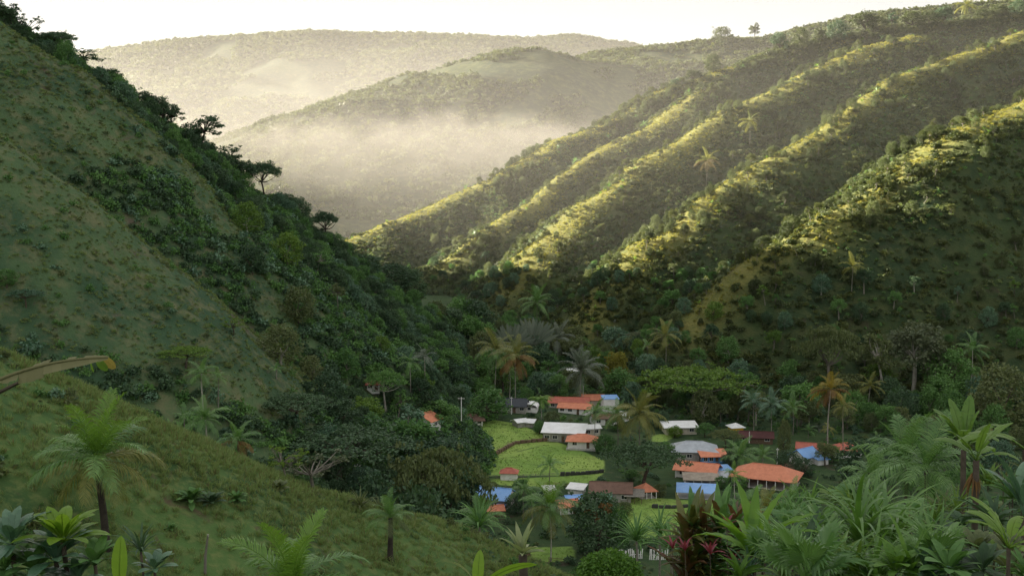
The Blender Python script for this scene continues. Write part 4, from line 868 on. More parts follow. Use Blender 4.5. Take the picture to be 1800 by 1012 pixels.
# right skyline, from left to right
SKR = [(1248, 92, 'dense', 30), (1362, 52, 'broad', 34), (1400, 44, 'dense', 30), (1432, 44, 'broad', 28), (1462, 32, 'dense', 40), (1508, 14, 'broad', 46), (1530, 24, 'dense', 40), (1556, 18, 'tall', 26),
       (1590, 14, 'broad', 44), (1620, 16, 'dense', 44), (1645, 8, 'broad', 38), (1712, 12, 'dense', 34), (1742, 4, 'broad', 44), (1775, -4, 'dense', 40), (1798, -6, 'broad', 40), (1215, 118, 'broad', 36), (1188, 134, 'dense', 28)]
SKR.sort()
for i_, (u, vt, kd, w_) in enumerate(SKR):
    Y_ = ridge_Y(u, 'right', 4) - 4; x_ = (u - CX) / F * Y_; P = np.array([x_, Y_, H1(x_, Y_)]); h_ = max(6, at(u, vt + 4, Y_)[2] - P[2]); sk_ = {'tall': .3, 'broad': .32, 'umbrella': .35, 'dense': .05}[kd] * h_; P[2] -= sk_; h_ += sk_
    tree('%s %s tree from the left on the right hill skyline' % (ORD[i_], {'tall': 'thin', 'broad': 'rounded', 'umbrella': 'domed', 'dense': 'bushy'}[kd]), P, h_, kd, 'warmdark' if i_ % 3 else 'dark', (w_ * Y_ / F / 2) / (NOM[kd] * h_ / 10), 'darktrunk', i_, 'trees along the right hill skyline', 'ridge_tree')
for lab_, u, vt, kd, w_ in (('big domed tree standing out on the hazy ridge behind', 1270, 47, 'dense', 38), ('tall thin tree standing out on the hazy ridge behind', 1327, 40, 'tall', 24)):
    P = np.array(at(u, 60, 2285)); P[2] = H1(P[0], P[1]) - 1; h_ = max(14, at(u, vt, 2285)[2] - P[2]) * 1.25; P[2] -= h_ * .2; tree(lab_, P, h_, kd, 'warmdark', (w_ * 2285 / F / 2) / (NOM[kd] * h_ / 10), 'darktrunk', 0, None, 'ridge_tree')
# palms
PM('tall coconut palm on the right hill skyline', 1680, -2, None, ridge_Y(1680, 'right', 4) - 4, 40, mat='palmgold')
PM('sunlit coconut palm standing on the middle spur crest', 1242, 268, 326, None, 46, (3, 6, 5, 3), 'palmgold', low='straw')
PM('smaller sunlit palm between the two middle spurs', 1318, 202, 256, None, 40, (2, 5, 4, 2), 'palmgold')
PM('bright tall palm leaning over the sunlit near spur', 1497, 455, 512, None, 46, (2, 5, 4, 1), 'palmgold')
PM('left one of the two tall coconut palms in the valley centre', 870, 590, 698, None, 84, (3, 6, 7, 4), 'palmgold', low='palm', trunk='barkpale', r=.2)
PM('right one of the two tall coconut palms in the valley centre', 906, 602, 708, None, 84, (3, 6, 7, 5), 'palmgold', low='rust', trunk='barkpale', r=.2)
PM('thin palm trunk behind the right tall coconut palm', 896, 640, 704, None, 40, (1, 3, 3, 2), 'palm', trunk='barkpale')
PM('slim white-trunked palm near the green lane', 746, 612, 702, None, 50, (2, 4, 5, 2), 'palmgrey', trunk='barkpale', r=.22)
PM('shorter slim palm left of the white-trunked palm', 722, 622, 690, None, 50, (2, 5, 4, 2), 'palm', trunk='barkpale')
PM('large grey-green palm with upswept fronds above the orange roofs', 1020, 628, 712, None, 88, (7, 6, 4, 2), 'palmgrey', trunk='barkpale', r=.22)
PM('pale upright palm left of the dome-shaped tree', 980, 578, 640, None, 66, (5, 5, 4, 1), 'palmgrey', trunk='barkpale')
PM('yellowish drooping palm right of the purplish spreading tree', 1170, 572, 648, None, 62, (3, 5, 5, 3), 'palmgold')
PM('dark palm silhouetted in the valley gap', 944, 512, None, 590, 66, (5, 6, 4, 2), 'palm')
PM('coconut palm in front of the white-walled village houses', 1046, 708, 772, None, 52, (3, 6, 5, 2), 'palm', trunk='barkpale')
PM('left drooping palm of the village pair', 1086, 712, 790, None, 66, (3, 6, 6, 4), 'palm', low='palmgold', trunk='barkgrey')
PM('right and larger drooping palm of the village pair', 1124, 700, 800, None, 92, (4, 7, 8, 6), 'palmgold', trunk='barkgrey', r=.22)
PM('dark palm standing in the field beside the red-roofed hut', 966, 804, 854, None, 48, (3, 6, 4, 0), 'palm', trunk='barkgrey')
PM('slender dark palm right of the blue barn', 920, 845, 912, None, 58, (2, 6, 5, 2), 'palm', trunk='barkgrey')
PM('large coconut palm with golden hanging fronds below the cottage', 968, 862, 986, None, 104, (5, 7, 7, 6), 'palm', low='palmgold', trunk='barkpale', r=.2, up='palmbright')
PM('yellow-orange palm with a tall pale trunk right of the village', 1455, 664, 790, None, 74, (3, 5, 6, 4), 'yellow', low='rust', trunk='barkpale', r=.24)
PM('yellow-green palm right of the yellow-orange one', 1526, 662, 735, None, 56, (3, 5, 5, 2), 'palmgold', trunk='barkpale')
PM('young palm with white trunk before the orange hall', 1291, 822, 884, None, 44, (2, 5, 4, 0), 'palmbright', trunk='barkpale')
PM('bright-green feathery palm behind the white tin sheds', 952, 690, 736, None, 44, (0, 6, 6, 0), 'palmbright', trunk='barkpale')
PM('spiky palm on a bare white pole at the right forest edge', 1706, 598, 700, None, 60, (4, 5, 3, 1), 'palm', trunk='barkpale', r=.22)
PM('left feathery pale palm of the clump above the orange hall', 1330, 690, None, 372, 56, (3, 5, 5, 2), 'blue')
PM('middle feathery pale palm of the clump above the orange hall', 1362, 696, None, 366, 56, (3, 5, 5, 2), 'blue')
PM('right feathery pale palm of the clump above the orange hall', 1400, 702, None, 372, 54, (3, 5, 5, 2), 'palm')
PM('tall palm on the lower left hillside', 357, 638, 724, None, 62, (3, 6, 5, 2), 'palm', trunk='barkpale', r=.18)
PM('thin palm right of the tall hillside palm', 384, 652, 720, None, 40, (1, 4, 4, 2), 'palm', trunk='barkgrey', r=.12)
PM('dark bushy palm with white trunk just behind the foreground slope', 353, 715, None, 172, 80, (4, 7, 6, 3), 'palm', trunk='barkpale', r=.2)
PM('smaller dark palm left of the white-trunked bushy one', 322, 722, None, 178, 50, (3, 5, 4, 1), 'palm', trunk='barkgrey')
PM('squat feathery palm below the dark bushy palm', 410, 752, None, 135, 80, (4, 6, 6, 3), 'palm', low='rust', trunk='bark')
PM('thin young palm left of the slope crest', 296, 740, None, 170, 26, (1, 3, 3, 0), 'palm', trunk='barkpale', r=.08)
PM('grey palm tuft beside the green hillside lane', 553, 640, 672, None, 30, (4, 4, 2, 0), 'palmgrey')
PM('dark palm tuft left of the grey tuft on the lane', 486, 640, 666, None, 30, (2, 4, 3, 0), 'palm')
PM('dark spiky palm behind the foreground slope by the blue barn', 842, 886, None, 150, 90, (6, 7, 4, 1), 'palm', trunk='bark')
PM('tall thin palm in the dark trees above the maroon roof', 1238, 672, 735, None, 30, (1, 3, 4, 2), 'palm', trunk='barkpale')
PM('short palm in the garden between barn and cottage', 935, 868, 918, None, 44, (3, 4, 4, 1), 'palm')
PM('low round palm before the big grey metal roof', 1300, 782, 828, None, 70, (4, 6, 5, 1), 'palm', trunk='barkgrey')
PM('dark low palm right of the low round palm', 1340, 790, 826, None, 48, (4, 5, 4, 0), 'palm')
PM('golden palm leaning on the forest edge above the hall', 1490, 700, None, 340, 46, (2, 4, 5, 2), 'palmgold')
# traveller's palms: banana-like leaves held in one upright fan
TF = [paddle(4.2, .55, R(90), R(14), 40 + i, 'palmgrey', .7, 12, .4, .1) for i in range(2)]
def traveller(label, u, vtop, Y, w, n=15, yaw=0.0):
    P, h = spot(u, vtop, None, Y); o = thing('travellers_palm', label, 'palm', P, yaw); s = (w * Y / F / 2) / 4.0; th = max(1.0, h - 4.2 * s)
    me, top = trunkmesh(th, .22, .18, 0, mat='barkgrey'); part('trunk', me, o)
    for i in range(n):
        a = -1.15 + 2.3 * i / (n - 1); part('leaf', TF[i % 2], o, 'palmgrey', tuple(top), (a, 0, 0) if False else (a + random.uniform(-.04, .04), random.uniform(-.05, .05), 0), s * random.uniform(.9, 1.05))
    return o
traveller('left grey fan-shaped palm in the valley centre', 898, 566, 500, 92, 15, R(90))
traveller('right grey fan-shaped palm in the valley centre', 936, 556, 505, 100, 17, R(90))
# wild bananas catching the sun on the spurs
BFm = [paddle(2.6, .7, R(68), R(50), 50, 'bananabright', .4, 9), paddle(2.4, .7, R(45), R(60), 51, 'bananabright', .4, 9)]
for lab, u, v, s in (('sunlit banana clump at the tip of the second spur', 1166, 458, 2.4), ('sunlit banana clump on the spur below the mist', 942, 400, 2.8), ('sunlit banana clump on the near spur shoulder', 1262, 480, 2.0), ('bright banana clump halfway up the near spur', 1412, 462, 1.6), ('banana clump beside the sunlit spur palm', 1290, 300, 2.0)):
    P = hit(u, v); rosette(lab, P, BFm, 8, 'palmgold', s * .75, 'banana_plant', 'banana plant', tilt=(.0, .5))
# forest trees in the valley and along the foot of the hills that nothing sets apart
random.seed(21)
FOR = [('dark forest tree on the left side of the valley behind the village', 'forest behind the village', 'dark', [(u, 530 + 26 * (i % 5) + int(10 * math.sin(i)), 560 - 28 * (i % 5)) for i, u in enumerate(range(640, 890, 17))]),
       ('green forest tree in the belt between village and right spurs', 'forest below the right spurs', 'mid', [(u, 590 + 22 * (i % 5), 475 - 22 * (i % 5)) for i, u in enumerate(range(1180, 1800, 17))]),
       ('leafy forest tree in the middle of the valley floor', 'valley floor forest', 'mid', [(u, 565 + 26 * (i % 5), 535 - 24 * (i % 5)) for i, u in enumerate(range(760, 1190, 16))]),
       ('woodland tree at the foot of the left hill beside the fields', 'wood below the left hill', 'mid', [(u, 655 + 24 * (i % 4), 330 - 22 * (i % 4)) for i, u in enumerate(range(430, 760, 20))])]
LMK = [(480, 'squat feathery palm'), (553, 'grey hillside palm tuft'), (600, 'tree in the hollow'), (678, 'grey flat-crowned tree'), (746, 'slim white-trunked palm'), (811, 'white utility pole'), (832, 'hill-end black-green tree'), (870, 'left tall coconut palm'), (906, 'right tall coconut palm'), (944, 'silhouetted dark palm'), (980, 'pale upright palm'), (1020, 'upswept grey palm'), (1083, 'yellow-topped tree'), (1130, 'purplish spreading tree'), (1170, 'yellowish drooping palm'), (1222, 'arching umbrella tree'), (1290, 'yellow kiosk'), (1345, 'feathery pale palm clump'), (1400, 'maroon roof'), (1455, 'yellow-orange palm'), (1526, 'yellow-green palm'), (1605, 'pale-crowned tall tree'), (1672, 'smaller pale-topped tree'), (1706, 'white-pole palm'), (1768, 'right-edge bushy tree')]
def near_mark(u):
    m_ = min(LMK, key=lambda q: abs(q[0] - u)); d_ = u - m_[0]; return ('behind the ' if abs(d_) < 7 else 'just left of the ' if d_ < 0 else 'just right of the ') + m_[1]
WORD = {'tall': 'slender', 'broad': 'rounded', 'dense': 'bushy', 'dark': 'dark', 'mid': 'green', 'olive': 'olive', 'blue': 'blue-green', 'archgreen': 'fresh green', 'bushgreen': 'bright green'}
for lab, grp, mt, sp in FOR:
    for u, vt, Y_ in sp:
        u += random.uniform(-9, 9); vt += random.uniform(-10, 10); P = gat(u, Y_); h_ = at(u, vt, Y_)[2] - P[2]
        if h_ < 5: h_ = random.uniform(7, 11)
        h_ = min(h_, 20); kd = random.choice(['broad', 'dense', 'dense', 'tall', 'broad']); m_ = random.choice([mt, mt, 'dark', 'olive', 'mid', 'blue', 'olive', 'archgreen'])
        m_ = m_ if mt == 'mid' else random.choice(['dark', 'mid', 'mid', 'olive']); lab_ = '%s %s%s forest tree %s, %s' % ('tall' if h_ > 14 else 'low' if h_ < 9 else 'middling', WORD[m_] + ' ', WORD[kd], near_mark(u), 'upper forest' if vt < 600 else 'village edge' if vt > 650 else 'middle forest')
        tree(lab_, P, h_, kd, m_, random.uniform(.9, 1.25), random.choice(['bark', 'barkgrey', 'barkpale']), None, grp, 'forest_tree')
# ------------------------------------------------------------------ the foreground slope and garden thicket
random.seed(77)
def gp(u, Y): return gat(u, Y)
# coconut palm on the slope (fronds at their own scale)
P = hit(186, 962); o_ = palm('young coconut palm with green spear leaves on the foreground slope', P, 6.9, 3.5, (7, 7, 9, 3), 'palm', low='palmgold', trunk='darktrunk', r=.26, lean=.25, up='palmbright', seed=5, skirt=0); KEEPOUT.append((P[0], P[1], 1.0))
for i_ in range(8): part('dry_frond', FR['hang'][0], o_, 'straw', (.2, 0, 4.75), (0, R(30), i_ * .8 + .3), .36)
P = hit(686, 984); o_ = palm('small palm with a skirt of dead fronds on the slope', P, 4.0, 1.9, (5, 6, 6, 0), 'palm', low='olive', trunk='darktrunk', r=.24, seed=9, skirt=9); KEEPOUT.append((P[0], P[1], 1.0))
# feather palm rising into the bottom edge
BIGF = {'up': [frond(2.6, R(80), R(42), 44, .62, .055, 61, 'palmbright', .35, .2), frond(2.6, R(66), R(70), 44, .66, .055, 62, 'palm', .3, .25)],
        'mid': [frond(2.6, R(56), R(95), 44, .68, .055, 63, 'palm', .25, .35), frond(2.7, R(46), R(110), 44, .68, .055, 64, 'palm', .25, .4)],
        'low': [frond(2.5, R(22), R(85), 44, .6, .05, 65, 'palmgold', .2, .45)], 'hang': [frond(2.2, R(0), R(70), 40, .5, .05, 66, 'palmgold', .1, .5)]}
P = gp(505, 25); P[2] = at(505, 1012, 25)[2] - .9; palm('glossy feather palm with bright young fronds at the bottom edge', P, 2.0, 2.6, (5, 8, 4, 1), 'palm', r=.1, up='palmbright', forms=BIGF, seed=3, trunk='bark', name='feather_palm')
# broad banana leaves rising into the bottom edge
BL = [paddle(1.5, .50, R(86), R(10), 71, 'bananabright', .0, 14, .06, .22), paddle(1.7, .44, R(62), R(50), 72, 'bananabright', .05, 14, .08, .25), paddle(1.8, .34, R(40), R(45), 73, 'bananabright', .05, 14, .08, .3)]
def bananaleaf(label, u, v, Y, leaves, stalk=1.6):
    Q = at(u, v, Y); o = thing('banana_plant', label, 'banana plant', (Q[0], Q[1], H1(Q[0], Q[1])))
    hz_ = Q[2] - H1(Q[0], Q[1]); me, top = trunkmesh(hz_, .10, .06, 0, mat='bark'); part('stem', me, o)
    for me, rot, s, m_ in leaves: part('leaf', me, o, m_, tuple(top), rot, s)
    return o
bananaleaf('single upright bright banana leaf at the bottom left', 210, 1030, 13, [(BL[0], (R(0), 0, R(80)), .42, 'bananabright')])
bananaleaf('banana plant with three bright leaves at the bottom centre', 836, 1030, 11, [(BL[0], (0, R(6), R(70)), .26, 'bananabright'), (BL[1], (R(40), 0, R(172)), .24, 'brom'), (BL[2], (R(-55), 0, R(6)), .40, 'bananabright')])
# hanging dry banana leaf reaching in from the left edge
Y_ = 9.0; Q0, Q1 = at(-160, 770, Y_), at(200, 624, Y_); L_ = np.linalg.norm(Q1 - Q0) * 1.06; o_ = thing('dry_banana_leaf', 'ragged drying banana leaf with yellow tip reaching in from the left edge', 'banana leaf', tuple(Q0))
dl = paddle(1.0, .115, R(40), R(40), 81, 'bananadry', .8, 26, .52, -.5); part('blade', dl, o_, 'bananadry', (0, 0, 0), (R(24), 0, R(2)), L_)
tipm = paddle(1.0, .5, R(2), R(20), 82, 'yellow', .2, 8, .05, .1)
for u, v, s, m_, rx, rz in ((178, 627, .15, 'yellow', 60, -6), (168, 630, .15, 'banana', 85, -25), (158, 633, .13, 'bananabright', 95, -60)):
    q = at(u, v, Y_ - .03) - Q0; part('torn_flap', tipm, o_, m_, tuple(q), (R(rx), R(38), R(rz)), s)
b = MB(); b.tube([(-1.2, .3, -1.0), (0, 0, 0), tuple(at(55, 661, Y_) - Q0)], [.035, .022, .014], 5); part('stalk', b.mesh('stalk', ['bark']), o_)
# dead stake
P = hit(360, 1008); o_ = thing('dead_stake', 'bare grey dead stake leaning on the slope', 'stake', P); b = MB(); b.tube([(0, 0, -.3), (.06, 0, 1.0), (.22, 0, 2.1)], [.09, .075, .05], 6); part('stem', b.mesh('stake', ['barkgrey']), o_); part('broken_top', boxmesh('broken_top', (.23, 0, 2.12), (.08, .07, .12), 'barkpale'), o_)
# broad leaf shapes
BLF = [paddle(.9, .30, R(64), R(60), 91, 'blue', 0, 7, .22, .3), paddle(.85, .26, R(40), R(55), 92, 'blue', 0, 7, .2, .3), paddle(.8, .26, R(75), R(45), 93, 'blue', 0, 7, .2, .3)]
STR = [strap(1.3, .10, R(76), R(40), 7, .2, seed=1), strap(1.4, .10, R(60), R(70), 7, .2, seed=2), strap(1.3, .09, R(40), R(75), 7, .2, seed=3)]
WID = [strap(1.2, .20, R(72), R(45), 9, .3, seed=4, wave=.06), strap(1.25, .20, R(52), R(60), 9, .3, seed=5, wave=.06), strap(1.1, .18, R(34), R(55), 9, .3, seed=6, wave=.06)]
NEST = [strap(2.1, .34, R(70), R(28), 14, .22, seed=7, wave=.05, shape=1.0), strap(2.1, .34, R(58), R(45), 14, .22, seed=8, wave=.05, shape=1.0), strap(1.9, .32, R(44), R(55), 14, .22, seed=9, wave=.05, shape=1.0)]
BROM = [strap(.95, .19, R(76), R(18), 7, .3, seed=11), strap(.9, .19, R(52), R(30), 7, .3, seed=12), strap(.8, .17, R(30), R(35), 7, .3, seed=13)]
CROT = [strap(.75, .12, R(72), R(35), 6, .25, seed=14), strap(.75, .13, R(50), R(55), 6, .25, seed=15), strap(.7, .12, R(30), R(50), 6, .25, seed=16)]
CANE = [strap(1.9, .105, R(84), R(75), 11, .22, mat='cane', seed=31), strap(1.8, .10, R(72), R(120), 11, .22, mat='cane', seed=32, twist=.5), strap(1.7, .09, R(58), R(125), 11, .22, mat='cane', seed=33, twist=-.5), strap(1.8, .10, R(66), R(95), 11, .22, mat='cane', seed=36, twist=-.3), strap(2.0, .08, R(78), R(150), 12, .22, mat='cane', seed=34, twist=.3), strap(1.6, .075, R(44), R(110), 10, .22, mat='cane', seed=35)]
def top_at(u, v, Y): q = at(u, v, Y); return np.array([q[0], q[1], H1(q[0], q[1])]), q[2]
def plant(label, u, v, Y, forms, n, mat, s, name, cat='plant', tilt=(0, .5), stem=None, **k):
    """v is the pixel row of the crown's heart; a stem carries it up from the ground"""
    G, z = top_at(u, v, Y); hh = (z - G[2]) / s
    st = (max(hh, .1), (stem[0] if stem else .06), (stem[1] if stem else 'bark')) if hh > .15 else None
    return rosette(label, G if hh > .15 else (G[0], G[1], z), forms, n, mat, s, name, cat, tilt=tilt, stem=st, **k)
# lower left
plant('yellow-green rosette topping the shrubs at the lower left', 112, 950, 15, [BLF[0], BLF[2], BLF[1]], 18, 'bananabright', .72, 'rosette_shrub', 'shrub', (-.1, .8))
for i_, (lab, u, v, m_, n_, s_) in enumerate((('blue-green broad-leaved shrub in the bottom left corner', 22, 955, 'blue', 16, .75), ('dark glossy shrub under the yellow-green rosette', 100, 985, 'blue', 18, .7), ('bright leafy shrub at the far bottom left', 8, 1000, 'mid', 16, .6), ('green arching shrub right of the dark glossy one', 168, 990, 'mid', 16, .55), ('small blue-leaved shrub right of the upright banana leaf', 272, 1000, 'blue', 16, .55), ('spiky-topped dark shrub behind the upright banana leaf', 248, 968, 'dark', 20, .5), ('leafy dark shrub between corner and rosette', 62, 1000, 'mid', 18, .65), ('low leafy shrub at the bottom beside the arching one', 140, 1015, 'blue', 16, .6))):
    plant(lab, u, v, 15 if u < 200 else 20, BLF if m_ != 'dark' else STR, n_, m_, s_, 'broad_leaved_shrub', 'shrub', (-.1, .9))
# on the slope
for lab, u, v, n_, m_, s_, fm in (('dark-green leafy shrub on the open slope', 336, 880, 34, 'mid', 1.25, BLF), ('dark twin of the leafy shrub on the slope', 372, 885, 26, 'dark', 1.15, BLF), ('low fresh-green shrub right of the leafy pair', 415, 880, 26, 'mid', .95, BLF), ('rounded yellow-green shrub on the slope crest', 633, 892, 44, 'olive', 1.2, STR), ('olive shrub right of the rounded crest shrub', 668, 898, 34, 'olive', 1.0, STR), ('tufted green shrub near the pale sparse tree', 490, 862, 30, 'olive', 1.0, BLF), ('silvery shrub above the dead-skirted palm', 705, 900, 26, 'pale', .9, STR), ('green shrub low on the slope beside the stake', 300, 930, 20, 'mid', .6, BLF)):
    P = hit(u, v); rosette(lab, P, fm, n_, m_, s_, 'slope_shrub', 'shrub', tilt=(-.2, .8))
# pale rosette plant on a stump
P = hit(918, 995); Q = at(918, 978, P[1] - 30); G = np.array([Q[0], Q[1], H1(Q[0], Q[1])])
plant('pale variegated rosette plant on a rooty stump', 918, 975, 34, BROM, 12, 'brom', 1.2, 'bromeliad', 'plant', (-.05, .4), (.14, 'bark'))
# round clipped bush at the bottom
Q, z = top_at(1072, 1000, 30); o_ = thing('round_bush', 'round dense green bush at the bottom centre', 'bush', Q); g_ = np.random.default_rng(3); b = MB()
for i_ in range(90):
    a = i_ * 2.399; e = math.acos(1 - 1.25 * (i_ + .5) / 90); b.clump((math.sin(e) * math.cos(a) * .82, math.sin(e) * math.sin(a) * .82, z - Q[2] - .25 + math.cos(e) * .66), .19, 55, .10, g_, .8)
part('crown', b.mesh('bush_crown', ['bushgreen']), o_); me, _ = trunkmesh(max(.3, z - Q[2] - .3), .08, .05, mat='bark'); part('stem', me, o_)
# spiky green plants
for i_, (lab, u, v, Y_) in enumerate((('left spiky green plant beside the picket fence', 1118, 950, 42), ('right spiky green plant beside the picket fence', 1158, 938, 44), ('low spiky plant before the red shrubs', 1178, 965, 38), ('spiky sword-leaved plant behind the foreground slope end', 842, 925, 120))):
    plant(lab, u, v, Y_, STR, 36, 'mid', 1.0 if i_ < 3 else 3.2, 'spiky_plant', 'plant', (-.1, 1.0), (.05, 'barkgrey'))
# red and green leaved shrubs
for lab, u, v, s_, m_, ac in (('tall bronze-green shrub with a red spear leaf', 1262, 930, .85, 'mid', ('croton', .35)), ('green and rust shrub left of the nest fern', 1232, 942, .85, 'crotongreen', ('croton', .45)), ('yellow-green and red shrub at the thicket corner', 1205, 950, 1.0, 'crotongreen', ('croton', .35)), ('low green shrub with red leaves above the bottom edge', 1248, 965, .75, 'mid', ('croton', .4)), ('bronze shrub beside the bottom edge', 1215, 995, .9, 'crotongreen', ('croton', .3)), ('red-streaked shrub under the nest fern', 1282, 985, .8, 'mid', ('croton', .3)), ('green shrub with dark red straps behind the nest fern', 1290, 930, .7, 'mid', ('croton', .45)), ('green and bronze shrub left of the tall bronze one', 1216, 925, .8, 'crotongreen', ('mid', .4))):
    plant(lab, u, v, 23, CROT + [WID[0]], 24, m_, s_, 'red_leaved_shrub', 'shrub', (-.1, .8), (.03, 'bark'), accents=ac, tiers=3)
for lab, u, v, s_ in (('magenta spear of leaves above the bronze shrub', 1275, 925, .5), ('magenta leaf tuft in the middle of the red shrubs', 1202, 966, .42), ('bright magenta flower-like tuft below the nest fern', 1246, 972, .5), ('small magenta tuft near the bottom edge', 1286, 985, .38), ('drooping magenta leaves at the thicket corner', 1180, 962, .42)):
    plant(lab, u, v, 21.5, CROT[:2], 7, 'redleaf', s_, 'red_tuft', 'plant', (-.2, .5), (.02, 'bark'))
# nest fern
plant("bird's-nest fern with long bright wavy fronds", 1318, 975, 20, NEST, 15, 'fern', .66, 'nest_fern', 'fern', (-.1, .55), (.08, 'darktrunk'), yaw0=.4)
# the great cane clump
for i_, (lab, u, v, Y_, s_) in enumerate((('leftmost plume of the big arching cane clump', 1405, 935, 24, .85), ('left plume of the big arching cane clump', 1445, 915, 23, .95), ('middle plume of the big arching cane clump', 1505, 895, 22, 1.05), ('right plume of the big arching cane clump', 1560, 905, 23, 1.0), ('low front plume of the cane clump', 1470, 970, 19, .8), ('lower right plume of the cane clump', 1600, 955, 21, .9), ('rear plume of the cane clump', 1535, 870, 27, 1.0), ('far right plume of the cane clump', 1640, 925, 24, .9), ('front middle plume of the cane clump', 1535, 975, 18.5, .75))):
    plant(lab, u, v + 62, Y_, CANE, 40, 'cane', s_ * 1.0, 'cane_plant', 'cane', (-.2, .6), (.05, 'bark'), leaf='blade')
# pleated fan leaves
FAN = [fanleaf(.55, 26, R(290), 1, 'palm', .5, R(60)), fanleaf(.55, 26, R(290), 2, 'palm', .5, R(35))]
for lab, u, v, Y_, s_ in (('pleated fan palm leaf at the bottom under the cane', 1410, 1012, 17, 1.0), ('fan palm at the lower edge right of the nest fern', 1370, 985, 19, .9), ('small fan palm low in the right thicket', 1640, 1000, 18, .9)):
    plant(lab, u, v, Y_, FAN, 7, 'palm', s_, 'fan_palm', 'palm', (-.2, .7))
# dark drooping palms behind the cane
for lab, u, v, Y_, s_, m_ in (('dark drooping palm behind the cane clump', 1590, 815, 42, .75, 'palm'), ('shaggy dark palm left of the banana', 1625, 825, 40, .75, 'palm'), ('low dark palm above the nest fern', 1310, 892, 60, .5, 'palm'), ('dark palm crown below the orange hall', 1390, 882, 75, .6, 'palm'), ('olive low palm right of the white-trunked young palm', 1345, 895, 55, .45, 'palmgold'), ('feathery palm at the thicket top right of the village', 1530, 838, 60, .7, 'palm')):
    plant(lab, u, v, Y_, FR['mid'] + FR['low'] + FR['up'], 17, m_, s_, 'low_palm', 'palm', (-.2, .5), (.12, 'bark'), leaf='frond')
# bananas at the right
BB = [paddle(2.6, .56, R(76), R(62), 101, 'banana', .55, 20, .2, .3), paddle(2.5, .58, R(56), R(86), 102, 'banana', .65, 20, .2, .3), paddle(2.4, .54, R(82), R(34), 103, 'banana', .4, 20, .2, .3), paddle(2.5, .56, R(38), R(82), 104, 'banana', .7, 20, .2, .3)]
o_ = plant('banana plant with a brown skirt of dead leaves', 1712, 808, 30, BB, 6, 'banana', .56, 'banana_plant', 'banana plant', (-.1, .5), (.2, 'bark'))
zt = max(c.location.z for c in o_.children)
dry = [strap(1.1, .10, R(-62), R(25), 6, .2, seed=21, mat='rust'), strap(1.2, .10, R(-70), R(15), 6, .2, seed=22, mat='rust')]
for i_ in range(30): part('dead_leaf', dry[i_ % 2], o_, 'rust', (.05, 0, zt - .55), (random.uniform(-.2, .2), random.uniform(-.1, .1), i_ * 2.4), random.uniform(.85, 1.2))
plant('tall banana with upright fan of leaves behind the skirted one', 1690, 790, 38, [BB[2], BB[0], BB[1]], 9, 'banana', .78, 'banana_plant', 'banana plant', (-.1, .4), (.16, 'bark'))
plant('banana with arching leaf entering at the right edge', 1800, 790, 32, [BB[1], BB[3]], 6, 'banana', .9, 'banana_plant', 'banana plant', (-.1, .4), (.16, 'bark'))
plant('low banana with long bright leaves at the right edge', 1768, 960, 17, [BB[1], BB[0], BB[3]], 7, 'bananabright', .42, 'banana_plant', 'banana plant', (-.1, .5), (.1, 'bark'))
plant('dark broad-leaved banana beside the low bright one', 1795, 905, 21, [BB[2], BB[0]], 6, 'blue', .5, 'banana_plant', 'banana plant', (-.1, .5), (.1, 'bark'))
# the rest of the thicket, plant by plant
random.seed(5); LAB = {'blue': 'blue-green', 'mid': 'green', 'dark': 'dark', 'lime': 'light-green', 'olive': 'olive'}
k_ = 0; seen_ = set()
TMK = [(1318, "bird's-nest fern"), (1370, 'lower fan palm'), (1425, 'leftmost cane plume'), (1500, 'middle cane plume'), (1560, 'right cane plume'), (1640, 'far right cane plume'), (1712, 'skirted banana'), (1768, 'low bright banana')]
for row, (v0, Y_) in enumerate(((1005, 18), (975, 22), (940, 27), (905, 33), (870, 42))):
    for u in range(1300 if row > 2 else 1290, 1820, 30):
        if random.random() < .12: continue
        uu = u + random.uniform(-16, 16); vv = v0 + random.uniform(-12, 18) - (max(0, uu - 1600) * .12 if row > 1 else 0); m_ = random.choice(['mid', 'blue', 'mid', 'dark', 'olive', 'mid', 'archgreen', 'archgreen', 'bushgreen'])
        s_ = (.5 + .2 * (Y_ / 25)) * random.uniform(.8, 1.2); vv = max(vv, float(np.interp(uu, (1200, 1300, 1400, 1460, 1600, 1700, 1800), (915, 890, 862, 832, 812, 802, 795))) + .85 * s_ * F / Y_)
        fm, fw = random.choice([(BLF, 'broad-leaved'), (BLF, 'broad-leaved'), (STR, 'sword-leaved'), (WID, 'wavy-leaved')]); lm_ = min(TMK, key=lambda q: abs(q[0] - uu)); d_ = uu - lm_[0]
        lab_ = '%s %s %s shrub %s the %s, %s row' % ('large' if s_ > .8 else 'small' if s_ < .6 else 'middling', WORD[m_], fw, 'around' if abs(d_) < 10 else 'left of' if d_ < 0 else 'right of', lm_[1], ('front', 'second', 'third', 'fourth', 'back')[row])
        if lab_ in seen_: continue
        seen_.add(lab_); plant(lab_, uu, vv, Y_ + random.uniform(-2, 2), fm, 18, m_, s_, 'thicket_shrub', 'shrub', (-.1, .9), (.03, 'bark'), group='lower right thicket'); k_ += 1
